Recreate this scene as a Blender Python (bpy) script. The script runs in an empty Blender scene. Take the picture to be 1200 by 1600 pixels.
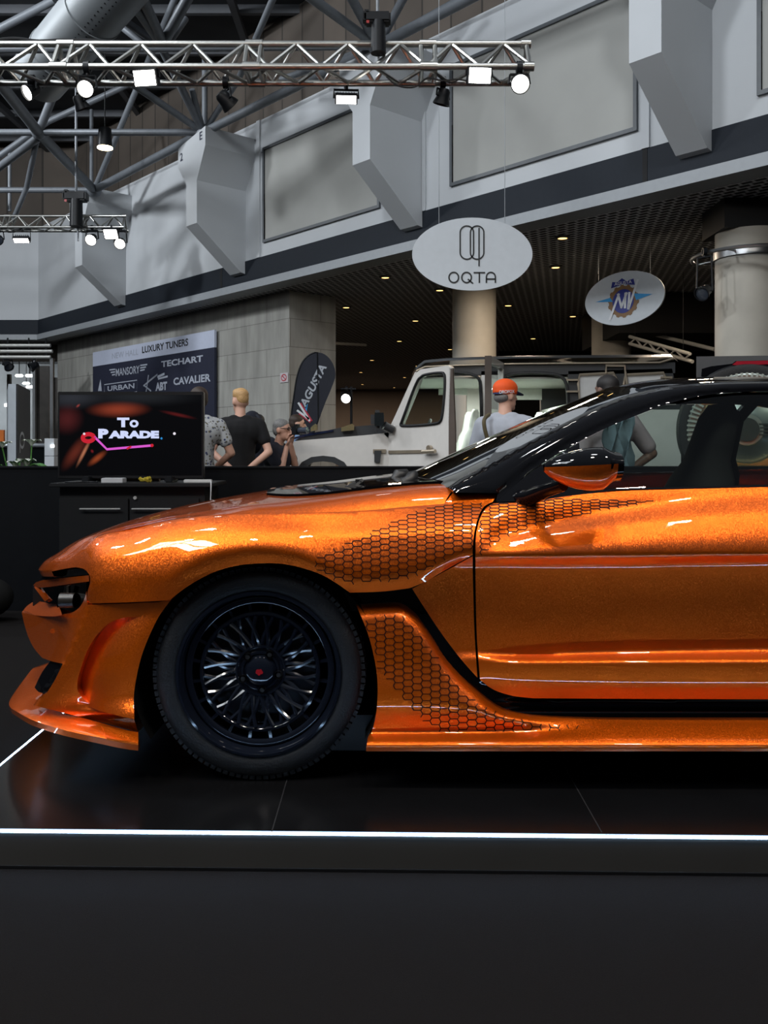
import bpy, bmesh, math, random
from mathutils import Vector, Matrix, Quaternion
from mathutils.geometry import delaunay_2d_cdt
random.seed(7)
SC = bpy.context.scene
COL = SC.collection
F = 1400.0          # focal length in pixels of the 1200x1600 frame
H = 1.203           # camera height above the hall floor
PI = math.pi
V = Vector

def P(px, py, D):
    """point seen at pixel (px,py) at distance D in front of the camera plane"""
    return V(((px-600)/F*D, D, H-(py-700)/F*D))
def PZ(px, py, z):
    D = (z-H)*F/(700-py)
    return P(px, py, D)

# ---------------------------------------------------------------- materials
MATS = {}
def mat(name, col, rough=0.5, metal=0.0, coat=0.0, emit=None, estr=0.0, var=0.06, scale=14.0,
        spec=0.5, bump=0.0, bscale=60.0, sheen=0.0, coatr=0.03):
    if name in MATS: return MATS[name]
    m = bpy.data.materials.new(name); m.use_nodes = True
    nt = m.node_tree; b = nt.nodes['Principled BSDF']
    b.inputs['Base Color'].default_value = (*col, 1)
    b.inputs['Roughness'].default_value = rough
    b.inputs['Metallic'].default_value = metal
    b.inputs['Coat Weight'].default_value = coat
    b.inputs['Coat Roughness'].default_value = coatr
    b.inputs['Specular IOR Level'].default_value = spec
    b.inputs['Sheen Weight'].default_value = sheen
    tc = nt.nodes.new('ShaderNodeTexCoord')
    if var > 0:
        n = nt.nodes.new('ShaderNodeTexNoise'); n.inputs['Scale'].default_value = scale; n.inputs['Detail'].default_value = 4
        nt.links.new(tc.outputs['Object'], n.inputs['Vector'])
        mx = nt.nodes.new('ShaderNodeMix'); mx.data_type = 'RGBA'
        mx.inputs['A'].default_value = (*[c*(1-var*2) for c in col], 1)
        mx.inputs['B'].default_value = (*[min(1, c*(1+var*2)) for c in col], 1)
        nt.links.new(n.outputs['Fac'], mx.inputs['Factor'])
        nt.links.new(mx.outputs['Result'], b.inputs['Base Color'])
    if bump > 0:
        n2 = nt.nodes.new('ShaderNodeTexNoise'); n2.inputs['Scale'].default_value = bscale; n2.inputs['Detail'].default_value = 5
        nt.links.new(tc.outputs['Object'], n2.inputs['Vector'])
        bp = nt.nodes.new('ShaderNodeBump'); bp.inputs['Strength'].default_value = bump; bp.inputs['Distance'].default_value = 0.01
        nt.links.new(n2.outputs['Fac'], bp.inputs['Height']); nt.links.new(bp.outputs['Normal'], b.inputs['Normal'])
    if emit:
        b.inputs['Emission Color'].default_value = (*emit, 1); b.inputs['Emission Strength'].default_value = estr
    MATS[name] = m
    return m

def glass_mat(name, tint, refl=1.0, rough=0.0):
    if name in MATS: return MATS[name]
    m = bpy.data.materials.new(name); m.use_nodes = True
    nt = m.node_tree; nt.nodes.clear()
    o = nt.nodes.new('ShaderNodeOutputMaterial'); mx = nt.nodes.new('ShaderNodeMixShader')
    t = nt.nodes.new('ShaderNodeBsdfTransparent'); t.inputs['Color'].default_value = (*tint, 1)
    g = nt.nodes.new('ShaderNodeBsdfGlossy'); g.inputs['Roughness'].default_value = rough
    # Schlick reflectance, the same from either side of the thin pane
    geo = nt.nodes.new('ShaderNodeNewGeometry'); dt = nt.nodes.new('ShaderNodeVectorMath'); dt.operation = 'DOT_PRODUCT'
    nt.links.new(geo.outputs['Normal'], dt.inputs[0]); nt.links.new(geo.outputs['Incoming'], dt.inputs[1])
    def mth(op, a, b=None):
        n = nt.nodes.new('ShaderNodeMath'); n.operation = op
        for i, q in enumerate((a, b)):
            if q is None: continue
            if isinstance(q, (int, float)): n.inputs[i].default_value = q
            else: nt.links.new(q, n.inputs[i])
        return n.outputs[0]
    c = mth('ABSOLUTE', dt.outputs['Value']); c = mth('SUBTRACT', 1.0, c); c = mth('POWER', c, 5.0)
    c = mth('MULTIPLY_ADD', c, 0.95); nt.nodes[-1].inputs[2].default_value = 0.05
    c = mth('MULTIPLY', c, refl); c = mth('MINIMUM', c, 1.0); nt.links.new(c, mx.inputs[0])
    nt.links.new(t.outputs[0], mx.inputs[1]); nt.links.new(g.outputs[0], mx.inputs[2]); nt.links.new(mx.outputs[0], o.inputs[0])
    MATS[name] = m
    return m

# ---------------------------------------------------------------- mesh builder
ORIG = {}
class MB:
    def __init__(s): s.v = []; s.f = []; s.m = []; s.cur = 0
    def mi(s, i): s.cur = i; return s
    def add(s, vs, fs):
        o = len(s.v); s.v += [V(v) for v in vs]
        for f in fs: s.f.append([i+o for i in f]); s.m.append(s.cur)
        return s
    def box(s, c, size, rot=None, bevel=0.0):
        x, y, z = size[0]/2, size[1]/2, size[2]/2
        if bevel > 0:
            b = min(bevel, x*.9, y*.9, z*.9)
            bm = bmesh.new(); bmesh.ops.create_cube(bm, size=1)
            for v in bm.verts: v.co = V((v.co.x*2*x, v.co.y*2*y, v.co.z*2*z))
            bmesh.ops.bevel(bm, geom=bm.edges[:], offset=b, segments=2, affect='EDGES')
            bm.verts.index_update()
            vs = [v.co.copy() for v in bm.verts]; fs = [[v.index for v in f.verts] for f in bm.faces]; bm.free()
        else:
            vs = [V((i*x, j*y, k*z)) for i in (-1, 1) for j in (-1, 1) for k in (-1, 1)]
            fs = [[0,1,3,2],[4,6,7,5],[0,4,5,1],[2,3,7,6],[0,2,6,4],[1,5,7,3]]
        if rot is not None: vs = [rot @ v for v in vs]
        return s.add([v+V(c) for v in vs], fs)
    def obox(s, c, ax, ay, az, size):
        """box with given axes"""
        R = Matrix((ax, ay, az)).transposed()
        return s.box(c, size, R)
    def cyl(s, a, b, r0, r1=None, n=12, caps=True):
        a, b = V(a), V(b); r1 = r0 if r1 is None else r1
        d = (b-a).normalized(); u = d.orthogonal().normalized(); w = d.cross(u)
        vs = []
        for p, r in ((a, r0), (b, r1)):
            for i in range(n):
                t = 2*PI*i/n; vs.append(p+u*(r*math.cos(t))+w*(r*math.sin(t)))
        fs = [[i, (i+1) % n, n+(i+1) % n, n+i] for i in range(n)]
        if caps: fs += [list(range(n))[::-1], list(range(n, 2*n))]
        return s.add(vs, fs)
    def tube(s, pts, r, n=8, closed=False, caps=True):
        pts = [V(p) for p in pts]; N = len(pts); vs = []; fs = []
        rr = r if isinstance(r, (list, tuple)) else [r]*N
        prev = None
        for i, p in enumerate(pts):
            if closed: d = pts[(i+1) % N]-pts[i-1]
            else: d = pts[min(i+1, N-1)]-pts[max(i-1, 0)]
            d.normalize()
            if prev is None: u = d.orthogonal().normalized()
            else:
                u = prev-d*prev.dot(d)
                u = u.normalized() if u.length > 1e-6 else d.orthogonal().normalized()
            prev = u; w = d.cross(u)
            for k in range(n):
                t = 2*PI*k/n; vs.append(p+u*(rr[i]*math.cos(t))+w*(rr[i]*math.sin(t)))
        M = N if closed else N-1
        for i in range(M):
            for k in range(n):
                a = i*n+k; b = i*n+(k+1) % n; c = ((i+1) % N)*n+(k+1) % n; d = ((i+1) % N)*n+k
                fs.append([a, b, c, d])
        if caps and not closed: fs += [list(range(n))[::-1], [(N-1)*n+k for k in range(n)]]
        return s.add(vs, fs)
    def lathe(s, prof, c, axis, n=48, closed=False):
        """prof: list of (radius, along)"""
        axis = V(axis).normalized(); u = axis.orthogonal().normalized(); w = axis.cross(u); c = V(c)
        vs = []; fs = []; K = len(prof)
        for i in range(n):
            t = 2*PI*i/n; e = u*math.cos(t)+w*math.sin(t)
            for r, h in prof: vs.append(c+e*r+axis*h)
        for i in range(n):
            j = (i+1) % n
            for k in range(K if closed else K-1):
                k2 = (k+1) % K
                fs.append([i*K+k, j*K+k, j*K+k2, i*K+k2])
        return s.add(vs, fs)
    def grid(s, rows, closed=False):
        K = len(rows[0]); vs = [p for r in rows for p in r]; fs = []
        for i in range(len(rows)-1):
            for k in range(K if closed else K-1):
                k2 = (k+1) % K
                fs.append([i*K+k, i*K+k2, (i+1)*K+k2, (i+1)*K+k])
        return s.add(vs, fs)
    def ball(s, c, r, n=16, m=10, rot=None):
        r = (r, r, r) if not isinstance(r, (tuple, list, Vector)) else r
        vs = []; fs = []
        for j in range(m+1):
            ph = PI*j/m
            for i in range(n):
                t = 2*PI*i/n
                v = V((r[0]*math.sin(ph)*math.cos(t), r[1]*math.sin(ph)*math.sin(t), r[2]*math.cos(ph)))
                vs.append((rot @ v if rot is not None else v)+V(c))
        for j in range(m):
            for i in range(n): fs.append([j*n+i, (j+1)*n+i, (j+1)*n+(i+1) % n, j*n+(i+1) % n])
        return s.add(vs, fs)
    def prism(s, poly, d):
        """poly: list of 3D points (planar), extruded by vector d"""
        n = len(poly); d = V(d); poly = [V(p) for p in poly]
        vs = poly+[p+d for p in poly]
        fs = [[i, (i+1) % n, n+(i+1) % n, n+i] for i in range(n)]
        # triangulate caps
        nrm = V((0, 0, 0))
        for i in range(n): nrm += poly[i].cross(poly[(i+1) % n])
        nrm.normalize(); u = (poly[1]-poly[0]).normalized(); w = nrm.cross(u)
        p2 = [V(((p-poly[0]).dot(u), (p-poly[0]).dot(w))) for p in poly]
        ov, oe, of, iv, *_ = delaunay_2d_cdt(p2, [], [list(range(n))], 1, 1e-7)
        mp = [iv[i][0] if iv[i] else 0 for i in range(len(ov))]
        for f in of:
            a = [mp[i] for i in f]
            if len(set(a)) == len(a):
                fs.append(a[::-1]); fs.append([n+i for i in a])
        return s.add(vs, fs)
    def build(s, name, mats, parent=None, smooth=40, local=False):
        me = bpy.data.meshes.new(name)
        off = V((0, 0, 0)) if (parent is None or local) else ORIG.get(parent.name, V((0, 0, 0)))
        me.from_pydata([tuple(v-off) for v in s.v], [], s.f)
        if not isinstance(mats, (list, tuple)): mats = [mats]
        for m in mats: me.materials.append(m)
        me.polygons.foreach_set('material_index', s.m)
        bm = bmesh.new(); bm.from_mesh(me)
        bmesh.ops.remove_doubles(bm, verts=bm.verts, dist=1e-5)
        bmesh.ops.recalc_face_normals(bm, faces=bm.faces)
        for f in bm.faces: f.smooth = smooth > 0
        if 0 < smooth < 180:
            for e in bm.edges:
                if len(e.link_faces) == 2 and e.calc_face_angle(0) > math.radians(smooth): e.smooth = False
        bm.to_mesh(me); bm.free(); me.update()
        o = bpy.data.objects.new(name, me); COL.objects.link(o)
        if parent is not None:
            o.parent = parent; ORIG[o.name] = off
        return o

def tag(o, label, cat, group=None, kind=None):
    if label: o['label'] = label
    if cat: o['category'] = cat
    if group: o['group'] = group
    if kind: o['kind'] = kind
    return o
def thing(name, label, cat, loc=(0, 0, 0), group=None, rz=0.0):
    o = bpy.data.objects.new(name, None); COL.objects.link(o)
    o.location = loc; o.rotation_euler = (0, 0, rz); o.empty_display_size = .1
    ORIG[o.name] = V(loc)
    return tag(o, label, cat, group)
def struct(name, mb, m, smooth=30):
    o = mb.build(name, m, None, smooth); o['kind'] = 'structure'; return o
def dup(root, loc, rz=None, label=None):
    r = root.copy(); COL.objects.link(r); r.location = loc
    if rz is not None: r.rotation_euler = (0, 0, rz)
    if label: r['label'] = label
    for ch in list(root.children):
        c = ch.copy(); COL.objects.link(c); c.parent = r
        for g in list(ch.children):
            d = g.copy(); COL.objects.link(d); d.parent = c
    return r

# ---------------------------------------------------------------- 2D curve helpers
def cr(pts, step=5.0):
    """centripetal-ish Catmull-Rom through pts, sampled about every step"""
    pts = [tuple(p) for p in pts]; dim = len(pts[0])
    if len(pts) < 3: 
        a, b = pts; L = math.dist(a[:2], b[:2]); n = max(1, int(L/step))
        return [tuple(a[k]+(b[k]-a[k])*i/n for k in range(dim)) for i in range(n)]+[b]
    out = []
    for i in range(len(pts)-1):
        p1, p2 = pts[i], pts[i+1]
        p0 = pts[i-1] if i > 0 else tuple(2*p1[k]-p2[k] for k in range(dim))
        p3 = pts[i+2] if i+2 < len(pts) else tuple(2*p2[k]-p1[k] for k in range(dim))
        d = [max(1e-6, math.dist(a[:2], b[:2]))**.5 for a, b in ((p0, p1), (p1, p2), (p2, p3))]
        n = max(1, int(math.dist(p1[:2], p2[:2])/step))
        m1 = [((p1[k]-p0[k])/d[0]-(p2[k]-p0[k])/(d[0]+d[1])+(p2[k]-p1[k])/d[1])*d[1] for k in range(dim)]
        m2 = [((p2[k]-p1[k])/d[1]-(p3[k]-p1[k])/(d[1]+d[2])+(p3[k]-p2[k])/d[2])*d[1] for k in range(dim)]
        for j in range(n):
            t = j/n; t2 = t*t; t3 = t2*t
            out.append(tuple((2*t3-3*t2+1)*p1[k]+(t3-2*t2+t)*m1[k]+(-2*t3+3*t2)*p2[k]+(t3-t2)*m2[k] for k in range(dim)))
    out.append(pts[-1])
    return out
def outline(*curves, step=5.0):
    out = []
    for c in curves:
        s = cr(c, step) if len(c) > 1 else list(c)
        if out and math.dist(out[-1], s[0]) < 1e-3: s = s[1:]
        out += s
    if math.dist(out[0], out[-1]) < 1e-3: out.pop()
    # drop near-duplicates
    r = [out[0]]
    for p in out[1:]:
        if math.dist(p, r[-1]) > .3: r.append(p)
    return r
def inside(p, poly):
    x, y = p; c = False; n = len(poly); j = n-1
    for i in range(n):
        xi, yi = poly[i]; xj, yj = poly[j]
        if (yi > y) != (yj > y) and x < (xj-xi)*(y-yi)/(yj-yi)+xi: c = not c
        j = i
    return c
def dist_poly(p, poly):
    x, y = p; best = 1e9; n = len(poly)
    for i in range(n):
        ax, ay = poly[i]; bx, by = poly[(i+1) % n]
        dx, dy = bx-ax, by-ay; L = dx*dx+dy*dy
        t = 0 if L == 0 else max(0, min(1, ((x-ax)*dx+(y-ay)*dy)/L))
        d = (x-ax-dx*t)**2+(y-ay-dy*t)**2
        if d < best: best = d
    return math.sqrt(best)
def pchip(xs, ys, x):
    n = len(xs)
    if x <= xs[0]: return ys[0]
    if x >= xs[-1]: return ys[-1]
    i = 0
    while xs[i+1] < x: i += 1
    h = [xs[k+1]-xs[k] for k in range(n-1)]
    dl = [(ys[k+1]-ys[k])/h[k] for k in range(n-1)]
    def sl(k):
        if k == 0: return dl[0]
        if k == n-1: return dl[-1]
        if dl[k-1]*dl[k] <= 0: return 0.0
        w1 = 2*h[k]+h[k-1]; w2 = h[k]+2*h[k-1]
        return (w1+w2)/(w1/dl[k-1]+w2/dl[k])
    m1, m2 = sl(i), sl(i+1); t = (x-xs[i])/h[i]; t2 = t*t; t3 = t2*t
    return (2*t3-3*t2+1)*ys[i]+(t3-2*t2+t)*h[i]*m1+(-2*t3+3*t2)*ys[i+1]+(t3-t2)*h[i]*m2
def smooth(a, b, x):
    t = max(0, min(1, (x-a)/(b-a))); return t*t*(3-2*t)

# ---------------------------------------------------------------- lettering
def text_polys(txt, bold=0.0):
    cu = bpy.data.curves.new('t', 'FONT'); cu.body = txt; cu.align_x = 'CENTER'; cu.align_y = 'CENTER'
    cu.resolution_u = 3; cu.offset = bold
    o = bpy.data.objects.new('t', cu); COL.objects.link(o)
    dg = bpy.context.evaluated_depsgraph_get(); dg.update()
    me = bpy.data.meshes.new_from_object(o.evaluated_get(dg))
    vs = [v.co.copy() for v in me.vertices]; fs = [list(p.vertices) for p in me.polygons]
    bpy.data.objects.remove(o); bpy.data.curves.remove(cu); bpy.data.meshes.remove(me)
    return vs, fs
def letters(mb, txt, c, right, up, width, height, bold=0.0, shear=0.0, nrm=None, lift=0.0):
    """flat lettering fitted to width x height around c"""
    vs, fs = text_polys(txt, bold)
    x0 = min(v.x for v in vs); x1 = max(v.x for v in vs); y0 = min(v.y for v in vs); y1 = max(v.y for v in vs)
    right = V(right).normalized(); up = V(up).normalized(); c = V(c)
    if nrm is not None: c = c+V(nrm)*lift
    out = []
    for v in vs:
        b = (v.y-(y0+y1)/2)/(y1-y0)*height
        a = (v.x-(x0+x1)/2)/(x1-x0)*width+shear*b
        out.append(c+right*a+up*b)
    return mb.add(out, fs)
def flat(mb, pts):
    """one flat polygon (may be concave) from 3D points, triangulated"""
    n = len(pts); pts = [V(p) for p in pts]
    nr = V((0, 0, 0))
    for i in range(n): nr += (pts[i]-pts[0]).cross(pts[(i+1) % n]-pts[0])
    nr.normalize(); u = (pts[1]-pts[0]).normalized(); w = nr.cross(u)
    p2 = [V(((p-pts[0]).dot(u), (p-pts[0]).dot(w))) for p in pts]
    ov, oe, of, iv, *_ = delaunay_2d_cdt(p2, [], [list(range(n))], 1, 1e-7)
    vs = [pts[0]+u*p.x+w*p.y for p in ov]
    return mb.add(vs, [list(f) for f in of])
def ribbon(mb, pts, w, nrm):
    """flat stripe of width w along pts lying in the plane with normal nrm"""
    pts = [V(p) for p in pts]; L = []; R = []
    for i, p in enumerate(pts):
        d = (pts[min(i+1, len(pts)-1)]-pts[max(i-1, 0)]).normalized(); s = V(nrm).cross(d).normalized()*(w/2)
        L.append(p+s); R.append(p-s)
    return mb.grid([L, R])
# ================================================================ THE ORANGE COUPE
PLAT = 0.109           # platform height
DC = 3.88              # centre plane of the car
def paint_mat():
    m = bpy.data.materials.new('orange flake paint'); m.use_nodes = True
    nt = m.node_tree; b = nt.nodes['Principled BSDF']
    b.inputs['Base Color'].default_value = (0.92, 0.150, 0.002, 1)
    b.inputs['Metallic'].default_value = 0.80; b.inputs['Roughness'].default_value = 0.37
    b.inputs['Coat Weight'].default_value = 1.0; b.inputs['Coat Roughness'].default_value = 0.02; b.inputs['Coat IOR'].default_value = 1.75
    tc = nt.nodes.new('ShaderNodeTexCoord'); vo = nt.nodes.new('ShaderNodeTexVoronoi'); vo.inputs['Scale'].default_value = 520
    nt.links.new(tc.outputs['Object'], vo.inputs['Vector'])
    g = nt.nodes.new('ShaderNodeNewGeometry')
    sub = nt.nodes.new('ShaderNodeVectorMath'); sub.operation = 'SUBTRACT'; sub.inputs[1].default_value = (.5, .5, .5)
    nt.links.new(vo.outputs['Color'], sub.inputs[0])
    sc = nt.nodes.new('ShaderNodeVectorMath'); sc.operation = 'SCALE'; sc.inputs['Scale'].default_value = 0.34
    nt.links.new(sub.outputs[0], sc.inputs[0])
    ad = nt.nodes.new('ShaderNodeVectorMath'); ad.operation = 'ADD'
    nt.links.new(sc.outputs[0], ad.inputs[0]); nt.links.new(g.outputs['Normal'], ad.inputs[1])
    no = nt.nodes.new('ShaderNodeVectorMath'); no.operation = 'NORMALIZE'
    nt.links.new(ad.outputs[0], no.inputs[0]); nt.links.new(no.outputs[0], b.inputs['Normal'])
    nt.links.new(g.outputs['Normal'], b.inputs['Coat Normal'])
    return m
PAINT = paint_mat()
GLOSS = mat('gloss black', (0.003, 0.003, 0.004), 0.035, var=.02)
SATIN = mat('satin black', (0.006, 0.006, 0.007), 0.45, var=.05)
HEXL = mat('dark line wrap', (0.018, 0.004, 0.001), 0.5, spec=.2)
INNER = mat('cabin black', (0.005, 0.005, 0.005), 0.85, spec=.15, var=.1)
GLASS = glass_mat('car glass', (.74, .82, .79), 1.0)
WSGLASS = glass_mat('windscreen glass', (.14, .18, .17), 2.6)

car = thing('sports_car', 'orange metallic low coupe with hexagon graphics on a black display platform', 'car', (1.0, DC, PLAT))

def flip_mesh(o, name=None, parent=None):
    """a copy of the part on the other side of the car"""
    me = o.data.copy()
    off = ORIG.get(o.name, V((0, 0, 0)))
    for v in me.vertices: v.co.y = 2*(DC-off.y)-v.co.y
    bm = bmesh.new(); bm.from_mesh(me); bmesh.ops.reverse_faces(bm, faces=bm.faces); bm.to_mesh(me); bm.free()
    n = bpy.data.objects.new(name or o.name.split('.')[0], me); COL.objects.link(n)
    n.parent = parent or o.parent; ORIG[n.name] = off
    return n

def panel(name, poly, Df, m, parent=car, sx=9, sy=4.5, thick=.014, extra=None, far=False, smooth_a=55, mats=None):
    mb = MB()
    bx = [p[0] for p in poly]; by = [p[1] for p in poly]
    pts = [V((p[0], p[1])) for p in poly]; nb = len(pts)
    y = math.floor(min(by)/sy)*sy; k = 0
    while y < max(by):
        x = math.floor(min(bx)/sx)*sx+(sx/2 if k % 2 else 0)
        while x < max(bx):
            if inside((x, y), poly) and dist_poly((x, y), poly) > .55*min(sx, sy): pts.append(V((x, y)))
            x += sx
        y += sy; k += 1
    # scale y so that triangles follow rows
    ax = sy/sx
    ov, oe, of, *_ = delaunay_2d_cdt([V((p.x*ax, p.y)) for p in pts], [], [list(range(nb))], 1, 1e-6)
    ov = [(p.x/ax, p.y) for p in ov]
    mb.add([P(x, yy, Df(x, yy)) for x, yy in ov], [list(f) for f in of])
    # rim turned inwards
    if thick:
        rim = [P(x, yy, Df(x, yy)) for x, yy in poly]
        mb.grid([rim+[rim[0]], [p+V((0, thick, 0)) for p in rim]+[rim[0]+V((0, thick, 0))]])
    if extra: extra(mb)
    o = mb.build(name, mats or [m], parent, smooth_a)
    if far: flip_mesh(o)
    return o

def stations(tab):
    xs = sorted(tab); n = len(tab[xs[0]]); cache = {}
    def D(px, py):
        k = round(px*2)
        if k not in cache:
            x = k/2
            cache[k] = ([pchip(xs, [tab[q][i][0] for q in xs], x) for i in range(n)],
                        [pchip(xs, [tab[q][i][1] for q in xs], x) for i in range(n)])
        ys, ds = cache[k]
        if py < ys[0]: return ds[0]+(ds[0]-ds[1])/(ys[1]-ys[0])*(ys[0]-py)*.6
        return pchip(ys, ds, py)
    return D

D_FEN = stations({
 78: [(888,3.26),(896,3.245),(908,3.24),(930,3.25),(945,3.27)],
 110: [(867,3.17),(878,3.13),(895,3.10),(925,3.08),(945,3.09)],
 150: [(840,3.10),(856,3.03),(880,2.98),(915,2.96),(942,2.965)],
 215: [(824,3.05),(841,2.985),(866,2.93),(905,2.907),(942,2.905)],
 252: [(815,3.03),(832,2.965),(856,2.917),(905,2.890),(940,2.897)],
 300: [(809,3.01),(824,2.955),(846,2.908),(881,2.880),(908,2.897)],
 345: [(804,3.005),(816,2.958),(838,2.906),(864,2.878),(891,2.897)],
 404: [(801,3.0),(813,2.962),(834,2.906),(857,2.877),(881,2.897)],
 460: [(801,2.995),(814,2.964),(836,2.91),(864,2.880),(885,2.897)],
 500: [(801,2.995),(816,2.966),(840,2.918),(880,2.885),(898,2.899)],
 560: [(799,3.0),(814,2.966),(842,2.908),(898,2.882),(926,2.905)],
 640: [(792,3.015),(810,2.962),(838,2.902),(888,2.880),(920,2.905)],
 700: [(787,3.03),(806,2.962),(835,2.90),(870,2.881),(893,2.908)],
 742: [(785,3.035),(805,2.962),(834,2.90),(858,2.882),(868,2.890)],
 780: [(784,3.04),(805,2.962),(834,2.90),(858,2.882),(868,2.890)]})
_dr = lambda a,b,c,d,e: a
D_DOOR = stations({
 560: [(768,3.055),(805,2.962),(842,2.897),(857,2.888),(866,2.884),(888,2.915),(950,2.945),(1016,2.962),(1030,2.962),(1046,2.955),(1100,2.97)],
 742: [(768,3.055),(805,2.962),(845,2.897),(857,2.888),(866,2.884),(888,2.915),(950,2.945),(1018,2.958),(1030,2.944),(1046,2.943),(1092,2.968)],
 800: [(768,3.045),(800,2.985),(834,2.945),(848,2.912),(865.5,2.883),(887,2.916),(955,2.952),(1022,2.964),(1036,2.922),(1056,2.924),(1092,2.953)],
 860: [(768,3.04),(790,3.003),(817,2.972),(838,2.922),(865.5,2.882),(887,2.917),(955,2.955),(1021,2.967),(1036,2.915),(1061,2.919),(1092,2.950)],
 920: [(767,3.035),(785,3.012),(804,2.992),(830,2.926),(865,2.881),(886,2.918),(955,2.957),(1019,2.969),(1036,2.912),(1063,2.917),(1092,2.948)],
 1000: [(765,3.032),(777,3.018),(789,3.006),(820,2.931),(865,2.880),(885,2.918),(955,2.958),(1017,2.970),(1036,2.910),(1065,2.916),(1092,2.947)],
 1100: [(763,3.03),(769,3.022),(776,3.013),(812,2.931),(864.5,2.879),(882,2.918),(952,2.958),(1015,2.970),(1036,2.909),(1066,2.915),(1092,2.946)],
 1200: [(760,3.03),(764,3.026),(768,3.02),(808,2.931),(864,2.878),(880,2.918),(950,2.958),(1013,2.970),(1036,2.908),(1066,2.914),(1092,2.945)],
 1340: [(757,3.03),(761,3.026),(765,3.02),(806,2.93),(862,2.875),(878,2.915),(950,2.952),(1012,2.962),(1036,2.906),(1066,2.912),(1092,2.943)],
 1500: [(752,3.03),(758,3.02),(766,3.0),(806,2.90),(862,2.845),(878,2.86),(950,2.89),(1012,2.90),(1034,2.89),(1066,2.89),(1092,2.90)],
 1671: [(748,3.03),(756,3.01),(766,2.98),(806,2.88),(850,2.83),(878,2.835),(950,2.86),(1012,2.88),(1034,2.88),(1066,2.88),(1092,2.89)],
 1900: [(762,3.05),(768,3.03),(780,2.99),(815,2.91),(850,2.87),(878,2.87),(950,2.90),(1012,2.92),(1034,2.93),(1066,2.94),(1092,2.95)],
 2080: [(775,3.14),(782,3.10),(792,3.07),(820,3.02),(850,3.0),(878,3.0),(950,3.02),(1012,3.04),(1034,3.05),(1066,3.06),(1092,3.07)]})

# ---- hexagon line graphic lying on the panels
def hexes(Df, mask, rows, x0, cs=14.3, a=11.3, drift=0.0, lw=1.15, keep=None):
    """rows: list of row boundary heights (px) for the even columns"""
    def run(mb):
        mb.mi(1); seen = set()
        xs = [p[0] for p in mask]; c0 = int((min(xs)-x0)//cs)-1; c1 = int((max(xs)-x0)//cs)+1
        def row(t):
            i = max(0, min(len(rows)-2, int(math.floor(t)))); return rows[i]+(rows[i+1]-rows[i])*(t-i)
        for c in range(c0, c1+1):
            X = x0+c*cs; sh = .5 if c % 2 else 0
            for r in range(len(rows)-2):
                t0, tm, t1 = r+sh, r+sh+.5, r+sh+1; dy = drift*c
                w2 = a/2; w1 = cs-a/2
                p = [(X-w1, row(tm)+dy), (X-w2, row(t0)+dy), (X+w2, row(t0)+dy), (X+w1, row(tm)+dy), (X+w2, row(t1)+dy), (X-w2, row(t1)+dy)]
                for i in range(6):
                    A, B = p[i], p[(i+1) % 6]
                    key = (round((A[0]+B[0])), round((A[1]+B[1])*2))
                    if key in seen: continue
                    mid = ((A[0]+B[0])/2, (A[1]+B[1])/2)
                    if not inside(mid, mask): continue
                    seen.add(key)
                    L = math.dist(A, B); nx, ny = -(B[1]-A[1])/L*lw/2, (B[0]-A[0])/L*lw/2
                    vs = []
                    for s in (0, .25, .5, .75, 1):
                        x = A[0]+(B[0]-A[0])*s; y = A[1]+(B[1]-A[1])*s
                        for q in (1, -1):
                            X2, Y2 = x+nx*q, y+ny*q
                            vs.append(P(X2, Y2, Df(X2, Y2)-.0016))
                    mb.add(vs, [[2*k, 2*k+1, 2*k+3, 2*k+2] for k in range(4)])
        mb.mi(0)
    return run
def rowtab(y, y1, h):
    out = [y]
    while y < y1:
        hh = pchip([p[0] for p in h], [p[1] for p in h], y); y += hh; out.append(y)
    return out
ROWS = rowtab(770, 930, [(770,4.6),(790,5.4),(810,6.6),(835,8.4),(860,9.6),(890,10.4),(930,10.6)])

# ---- front wing
ARCH = [(265,938),(285,922),(310,906),(340,892),(370,884),(404,880.5),(440,881),(470,887),(500,897),(525,911),(545,925)]
hexmask_f = outline([(486,880),(515,862),(545,848),(580,832),(610,818),(640,803),(690,790),(735,785),(757,785)],
                    [(757,785),(746,805),(739,833),(737,856)], [(737,856),(690,876),(640,903),(600,908),(530,909),(500,893),(486,880)], step=8)
fen_poly = outline([(80,891),(95,877),(113,866),(150,840),(193,828),(235,819),(273,812),(343,804),(400,801.5),(460,801),(520,800),(580,797),(633,792),(694,787.5)],
                   [(694,787.5),(708,770)], [(708,770),(778,771)], [(778,771),(770,784)], [(770,784),(757,791),(748,806),(741,833),(738.5,860),(738.5,867)],
                   [(738.5,867),(715,880),(690,894),(665,909),(640,919)], [(640,919),(600,924),(547,926)], ARCH[::-1], [(265,938),(200,941),(137,943)],
                   [(137,943),(137,925),(141,908),(139,897),(131,889),(118,886.5),(100,889),(80,893)], step=5)
wing = panel('front_wing', fen_poly, D_FEN, PAINT, extra=hexes(D_FEN, hexmask_f, ROWS, 501, drift=.35), mats=[PAINT, HEXL], far=True)

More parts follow.
